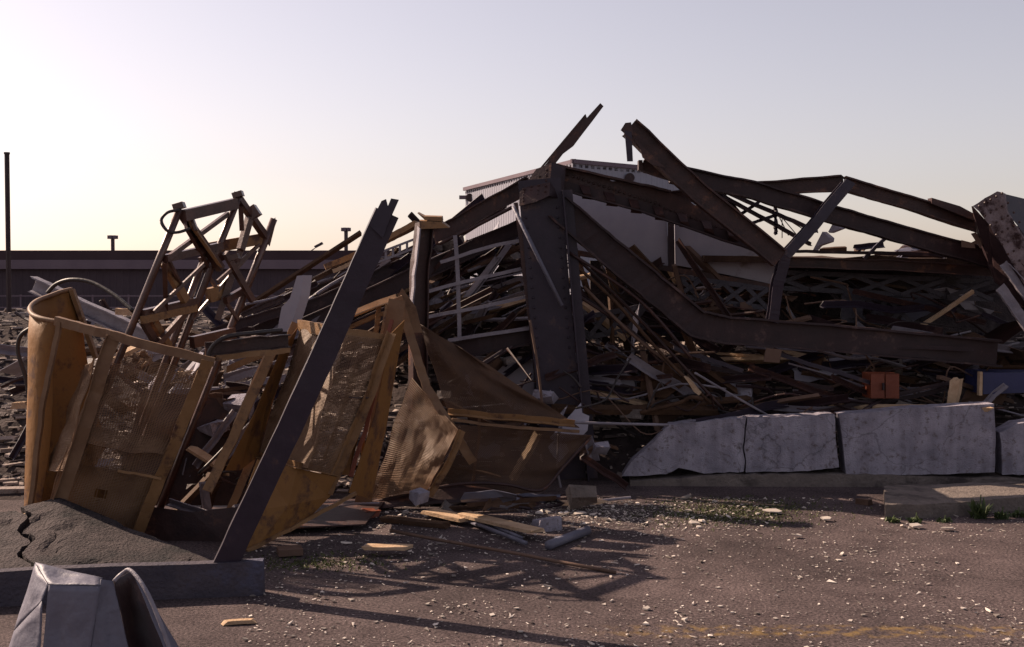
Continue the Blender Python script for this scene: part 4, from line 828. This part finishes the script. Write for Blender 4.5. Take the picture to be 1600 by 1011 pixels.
# ================================================================== random wreckage, piece by piece
def scrap(kind, p, ln, ang, m, lab, grp):
    d = Vector((math.cos(ang) * R(0.7, 1), R(-0.5, 0.5), math.sin(ang))).normalized()
    a, b = p - d * ln / 2, p + d * ln / 2
    for e in (a, b): e.z = max(e.z, 0.03)
    mb_ = MB()
    if kind == 'broken_timber':
        mb_.sweep(prof_B(R(0.02, 0.05), R(0.04, 0.1)), rough_path([a, b], 3, 0.006), (R(-.5, .5), R(-.5, .5), 1), R(0.01, 0.06)); c = 'timber'
    elif kind == 'scrap_pipe':
        mb_.tube(smooth_path(rough_path([a, b], 3, ln * 0.05), 3), R(0.008, 0.02), 6); c = 'pipe'
    elif kind == 'scrap_angle':
        mb_.sweep(prof_L(R(0.03, 0.07), R(0.03, 0.06)), rough_path([a, b], 4, ln * 0.015), (R(-.5, .5), -0.5, 1), 0.01); c = 'steel bar'
    elif kind == 'scrap_cable':
        mb_.tube(smooth_path([a] + [a.lerp(b, t_) + V(R(-1, 1), R(-.6, .6), R(-1, .6)) * ln * 0.22 for t_ in (0.2, 0.4, 0.6, 0.8)] + [b], 5), R(0.005, 0.010), 5); c = 'cable'
    elif kind == 'sheet_scrap':
        w = V(R(-.3, .3), R(-1, 1), R(-.6, .6)).normalized() * ln * R(0.3, 0.6)
        mb_.sheet([[a.lerp(b, i / 4) + w * (j / 3 - 0.5) + V(1, 1, 1) * noise.noise((a + V(i, j, 0)) * 2.1) * 0.06 for i in range(5)] for j in range(4)], 0.005); c = 'sheet metal'
    else:
        q = Matrix.Rotation(R(0, 6), 3, 'Z') @ Matrix.Rotation(R(-1, 1), 3, 'X'); s = min(0.10, ln * 0.18)
        mb_.box(p, q @ V(s, 0, 0), q @ V(0, s * R(.5, .9), 0), q @ V(0, 0, s * R(.3, .7)))
        mb_.v = [v + V(R(-1, 1), R(-1, 1), R(-1, 1)) * s * 0.25 for v in mb_.v]; c = 'rubble chunk'
    mb_.build(kind, m, label=lab, cat=c, group=grp)
KN = {'broken_timber': 'splintered timber length', 'scrap_pipe': 'bent scrap pipe', 'scrap_angle': 'twisted steel angle', 'sheet_scrap': 'crumpled sheet scrap', 'rubble_chunk': 'broken masonry chunk', 'scrap_cable': 'tangled cable length'}
KM = {'scrap_cable': ['rubber', 'rusty_steel', 'tan_board'], 'broken_timber': ['brown_timber', 'pale_timber', 'tan_board', 'brown_timber', 'brown_timber', 'brown_timber'], 'scrap_pipe': ['rusty_steel', 'dark_steel', 'pale_steel'], 'scrap_angle': ['rusty_steel', 'dark_steel', 'blue_steel', 'pale_steel'], 'sheet_scrap': ['white_panel', 'rusty_steel', 'tan_board', 'galvanised'], 'rubble_chunk': ['concrete', 'plaster', 'brown_timber', 'concrete']}
ADJ = dict(rubber='black', brown_timber='brown', pale_timber='pale', tan_board='tan', rusty_steel='rusty', dark_steel='dark', pale_steel='pale grey', blue_steel='blue-grey', white_panel='whitish', galvanised='grey', concrete='rough grey', plaster='pale plastered')
def field(n, x0, x1, y0, y1, Y0, Y1, where, ang, lens, kinds):
    for k in range(n):
        kd = random.choice(kinds); t = random.random()
        p = P(R(x0, x1), y1 + (y0 - y1) * t, Y0 + (Y1 - Y0) * t + R(-.1, .1))
        hz = heap_z(p.x, p.y)
        if p.z < hz: p.z = hz + 0.03
        mm_ = random.choice(KM[kd])
        scrap(kd, p, R(*lens) * (0.6 if kd == "sheet_scrap" else 1), random.gauss(*ang), mm_, ADJ[mm_] + ' ' + KN[kd] + ' ' + where, KN[kd] + 's ' + where)
ALL = [k for k in KN if k != 'scrap_cable']
field(100, 930, 1590, 555, 652, 9.75, 10.9, 'in the rubble behind the low wall', (0, 0.3), (0.2, 1.1), ALL + ['scrap_angle', 'scrap_pipe', 'scrap_cable', 'broken_timber'])
field(46, 900, 1110, 420, 610, 9.9, 10.8, 'under the slanting bent brace', (-0.6, 0.45), (0.3, 1.2), ['broken_timber', 'scrap_pipe', 'scrap_angle', 'sheet_scrap', 'scrap_cable'])
field(46, 670, 830, 370, 530, 10.2, 11.0, 'behind the empty window frame', (0.4, 0.5), (0.3, 0.9), ALL + ['scrap_angle', 'sheet_scrap'])
field(50, 30, 430, 490, 620, 9.0, 10.8, 'in the sunlit rubble behind the cage', (0.1, 0.5), (0.2, 0.9), ALL)
field(30, 290, 430, 590, 800, 7.75, 8.7, 'inside the crushed cage', (0.5, 0.6), (0.2, 0.8), ALL + ['scrap_cable', 'scrap_angle'])
field(44, 440, 650, 430, 540, 9.9, 11.2, 'among the sloping roof beams', (0.42, 0.12), (0.6, 1.7), ['broken_timber', 'scrap_angle', 'scrap_angle', 'scrap_pipe'])
field(26, 1280, 1560, 385, 410, 10.9, 11.6, 'on top of the right hand roof deck', (0, 0.15), (0.15, 0.7), ['broken_timber', 'sheet_scrap', 'scrap_angle'])
field(24, 1060, 1220, 420, 500, 10.6, 11.4, 'below the white wall panel edge', (-0.2, 0.5), (0.2, 0.8), ['broken_timber', 'scrap_angle', 'sheet_scrap', 'scrap_pipe'])
field(40, 1110, 1580, 440, 570, 10.5, 12.6, 'in the dark bay under the roof deck', (-0.1, 0.28), (0.4, 1.6), ['broken_timber', 'scrap_angle', 'scrap_pipe', 'scrap_cable', 'sheet_scrap'])
field(34, 690, 970, 560, 740, 9.1, 9.9, 'around the foot of the riveted column', (0.1, 0.6), (0.15, 0.7), ALL)
field(46, 640, 840, 360, 560, 10.0, 11.0, 'between the pale post and the riveted column', (0.45, 0.3), (0.5, 1.5), ['scrap_pipe', 'scrap_angle', 'scrap_angle', 'broken_timber'])
field(50, 900, 1500, 470, 640, 9.75, 10.8, 'packed behind the low wall and flat beam', (-0.15, 0.25), (0.5, 1.7), ['scrap_pipe', 'scrap_angle', 'scrap_angle', 'scrap_cable', 'broken_timber'])
field(14, 20, 150, 540, 760, 8.4, 9.2, 'left of the curled yellow panel', (0.2, 0.5), (0.2, 0.7), ALL)

# ================================================================== lying on the yard in front
def flat(name, lab, a, b, w, th, m, z=0.0, cat='timber', tear=0.03):
    p0, p1 = G(*a), G(*b); p0.z = p1.z = z + th / 2 + 0.004; mb_ = MB()
    mb_.sweep(prof_B(th, w), rough_path([p0, p1], 4, 0.003), (0, 0, 1), tear); mb_.build(name, m, label=lab, cat=cat)
flat('plank', 'broad pale plank pointing at the two pipes on the yard', (668, 808), (730, 822), 0.13, 0.025, 'pale_timber', 0.03)
flat('plank', 'long pale plank lying over the yard beside the pipes', (728, 818), (838, 845), 0.12, 0.022, 'pale_timber', 0.05)
flat('plank', 'bright splintered plank in front of the torn mesh', (885, 797), (948, 794), 0.12, 0.02, 'pale_timber', 0.04, tear=0.08)
flat('plank', 'short pale board lying in the shadow near the cage', (566, 868), (636, 869), 0.10, 0.02, 'pale_timber', 0.04)
flat('batten', 'small bright batten in front of the kerb beam', (352, 977), (398, 974), 0.035, 0.018, 'pale_timber')
flat('batten', 'thin dark batten beyond the broad pale plank', (690, 803), (815, 798), 0.06, 0.03, 'brown_timber', 0.02)
flat('batten', 'dark batten in the debris left of the broad plank', (600, 815), (700, 825), 0.10, 0.03, 'brown_timber')
for i, (a, b) in enumerate((((735, 822), (822, 856)), ((750, 820), (815, 848)))):
    m_ = MB(); p0, p1 = G(*a), G(*b); p0.z = p1.z = 0.03; m_.tube([p0, p1], 0.014, 8); m_.build('ground_pipe', 'galvanised', label=('near', 'far')[i] + ' thin metal pipe lying alongside the long pale plank', cat='pipe', smooth=True)
m_ = MB(); p0, p1 = G(857, 860), G(918, 836); p0.z = p1.z = 0.032; m_.tube([p0, p1], 0.03, 12); m_.build('ground_pipe', 'galvanised', label='short thick grey tube lying right of the planks', cat='pipe', smooth=True)
m_ = MB(); p0, p1 = G(610, 843), G(962, 897); p0.z = 0.06; p1.z = 0.01; m_.tube(rough_path([p0, p1], 5, 0.004), 0.011, 6); m_.build('long_rod', 'tan_board', label='long thin rod lying across the yard shadows', cat='rod', smooth=True)
m_ = MB(); p0 = G(453, 868); m_.box(p0 + V(0, 0, 0.03), (0.07, 0.02, 0), (-0.02, 0.06, 0), (0, 0, 0.02)); m_.build('broken_tile', 'tan_board', label='single square tile lying beside the cage foot', cat='tile')
def chunk(px, py, s, m, lab):
    m_ = MB(); p = G(px, py); q = Matrix.Rotation(R(0, 6), 3, 'Z'); m_.box(p + V(0, 0, s * 0.4), q @ V(s, 0, 0), q @ V(0, s * 0.7, 0), q @ V(0.1 * s, 0, s * 0.45)); m_.v = [v + V(R(-1, 1), R(-1, 1), R(-.5, 1)) * s * 0.22 for v in m_.v]
    m_.build('masonry_chunk', m, label=lab, cat='rubble chunk')
chunk(855, 828, 0.09, 'plaster', 'grey masonry chunk just behind the thick tube')
chunk(577, 808, 0.06, 'orange_paint', 'reddish brick lump at the foot of the cage corner post')
chunk(1350, 788, 0.05, 'tan_board', 'reddish lump beside the end of the kerb slab')
chunk(715, 708, 0.08, 'plaster', 'pale block seen through the torn mesh')
for i, (px, py, w) in enumerate(((1207, 800, 0.13), (1085, 818, 0.08), (1290, 812, 0.08), (1430, 823, 0.09), (1480, 827, 0.09), (1245, 838, 0.06), (905, 803, 0.09))):
    m_ = MB(); w *= 0.6; p = G(px, py, 0.012); m_.prism([p + V(w * math.cos(a) * R(.7, 1.1), w * 0.7 * math.sin(a) * R(.7, 1.1), R(0, 0.015)) for a in [k * 1.05 for k in range(6)]], (0, 0, 0.006))
    m_.build('paper_scrap', 'litter', label='flat pale scrap lying on the yard in front of the wall', cat='scrap', group='flat pale scraps on the yard')
field(26, 560, 930, 775, 830, 8.9, 7.8, 'strewn on the yard under the torn mesh', (0, 0.06), (0.15, 0.7), ['broken_timber', 'scrap_pipe', 'sheet_scrap', 'rubble_chunk'])

li = MB()
for k in range(16000):
    t = random.random()
    if t < 0.55: px, py = R(380, 1650), 780 + 240 * random.random() ** 1.3
    elif t < 0.85: px, py = random.gauss(1010, 110), 778 + abs(random.gauss(0, 22))
    else: px, py = random.gauss(780, 160), 795 + abs(random.gauss(0, 35))
    if noise.noise(V(px * 0.006, py * 0.02, 1)) < R(-0.6, 0.35): continue
    p = G(px, py); s = min(0.032 if py < 850 else 0.022, random.lognormvariate(-5.55, 0.62)); asp = random.choice((1, 1, 1.4, 2.2, 4))
    a0 = R(0, 6); h = s * R(0.08, 0.5); tl = V(R(-.5, .5), R(-.5, .5), 0); nv_ = random.choice((3, 4, 5)); ro = Matrix.Rotation(a0, 3, 'Z')
    pts = [p + ro @ V(s * asp ** 0.5 * math.cos(q * 6.28 / nv_) * R(.6, 1.3), s / asp ** 0.5 * math.sin(q * 6.28 / nv_) * R(.6, 1.3), 0.004) for q in range(nv_)]
    for q in pts: q.z += max(0, (q - p).dot(tl)) * 0.9
    li.prism(pts, (0, 0, h))
li.build('ground_litter', 'litter', label='tiny pale glass, plaster and wood chips scattered over the asphalt', cat='litter', kind='stuff')
gs = MB()
for k in range(3800):
    if random.random() < 0.8: px, py = random.gauss(1140, 70), 800 + random.gauss(0, 11)
    else: px, py = random.gauss(500, 60), 880 + random.gauss(0, 7)
    if py < 775: continue
    p = G(px, py); a = R(0, 6); h = R(0.006, 0.022); w = R(0.003, 0.007)
    gs.add([p + V(w * math.cos(a), w * math.sin(a), 0), p - V(w * math.cos(a), w * math.sin(a), 0), p + V(R(-.02, .02), R(-.02, .02), h)], [(0, 1, 2)])
gs.build('moss_grass', 'grass', label='thin low grass and moss growing through the asphalt', cat='grass', kind='stuff')
def weed(px, py, n, hh, lab):
    py += 13; t = thing('weed_plant', G(px, py), lab, 'weed', 'weeds along the kerb slab'); base = G(px, py)
    m_ = MB()
    for k in range(n):
        a = R(0, 6.28); l = R(0.5, 1) * hh; sp = R(0.2, 1.0); d = V(math.cos(a) * sp, math.sin(a) * sp, 1).normalized(); s = V(-math.sin(a), math.cos(a), 0) * R(0.006, 0.014)
        o = base + V(R(-.05, .05), R(-.03, .03), 0); mid = o + d * l * 0.6; tip = o + d * l + V(0, 0, -l * 0.25 * sp)
        m_.add([o - s * 0.3, o + s * 0.3, mid + s, tip, mid - s], [(0, 1, 2, 4), (4, 2, 3)])
    m_.build('leaves', 'weed', t, kind='stuff')
    m_ = MB(); m_.tube([base, base + V(0.01, 0, hh)], 0.004, 5); m_.build('stem', 'weed', t)
weed(1530, 797, 60, 0.17, 'tallest green weed at the front edge of the kerb slab')
for px, py, lab in ((1395, 803, 'weed tuft at the left end of the kerb slab'), (1430, 804, 'low weed second along the kerb slab edge'), (1475, 803, 'low weed just left of the tallest weed'), (1565, 798, 'low weed just right of the tallest weed'), (1590, 795, 'weed nearest the right edge of the picture')):
    weed(px, py, 34, R(0.05, 0.09), lab)

# labels that several pieces would share: tell them apart by their order across the picture
by = {}
for o in list(col.objects):
    if o.parent is None and o.get('label') and o.get('group'): by.setdefault(o['label'], []).append(o)
ORD = 'leftmost second third fourth fifth sixth seventh eighth ninth tenth eleventh twelfth thirteenth fourteenth fifteenth sixteenth seventeenth eighteenth nineteenth twentieth'.split()
for lab, os_ in by.items():
    if len(os_) < 2: continue
    os_.sort(key=lambda o: o.location.x / o.location.y)
    for i, o in enumerate(os_):
        o['label'] = lab + (', leftmost of these' if i == 0 else ', rightmost of these' if i == len(os_) - 1 else ', ' + ORD[min(i, 19)] + ' from left')
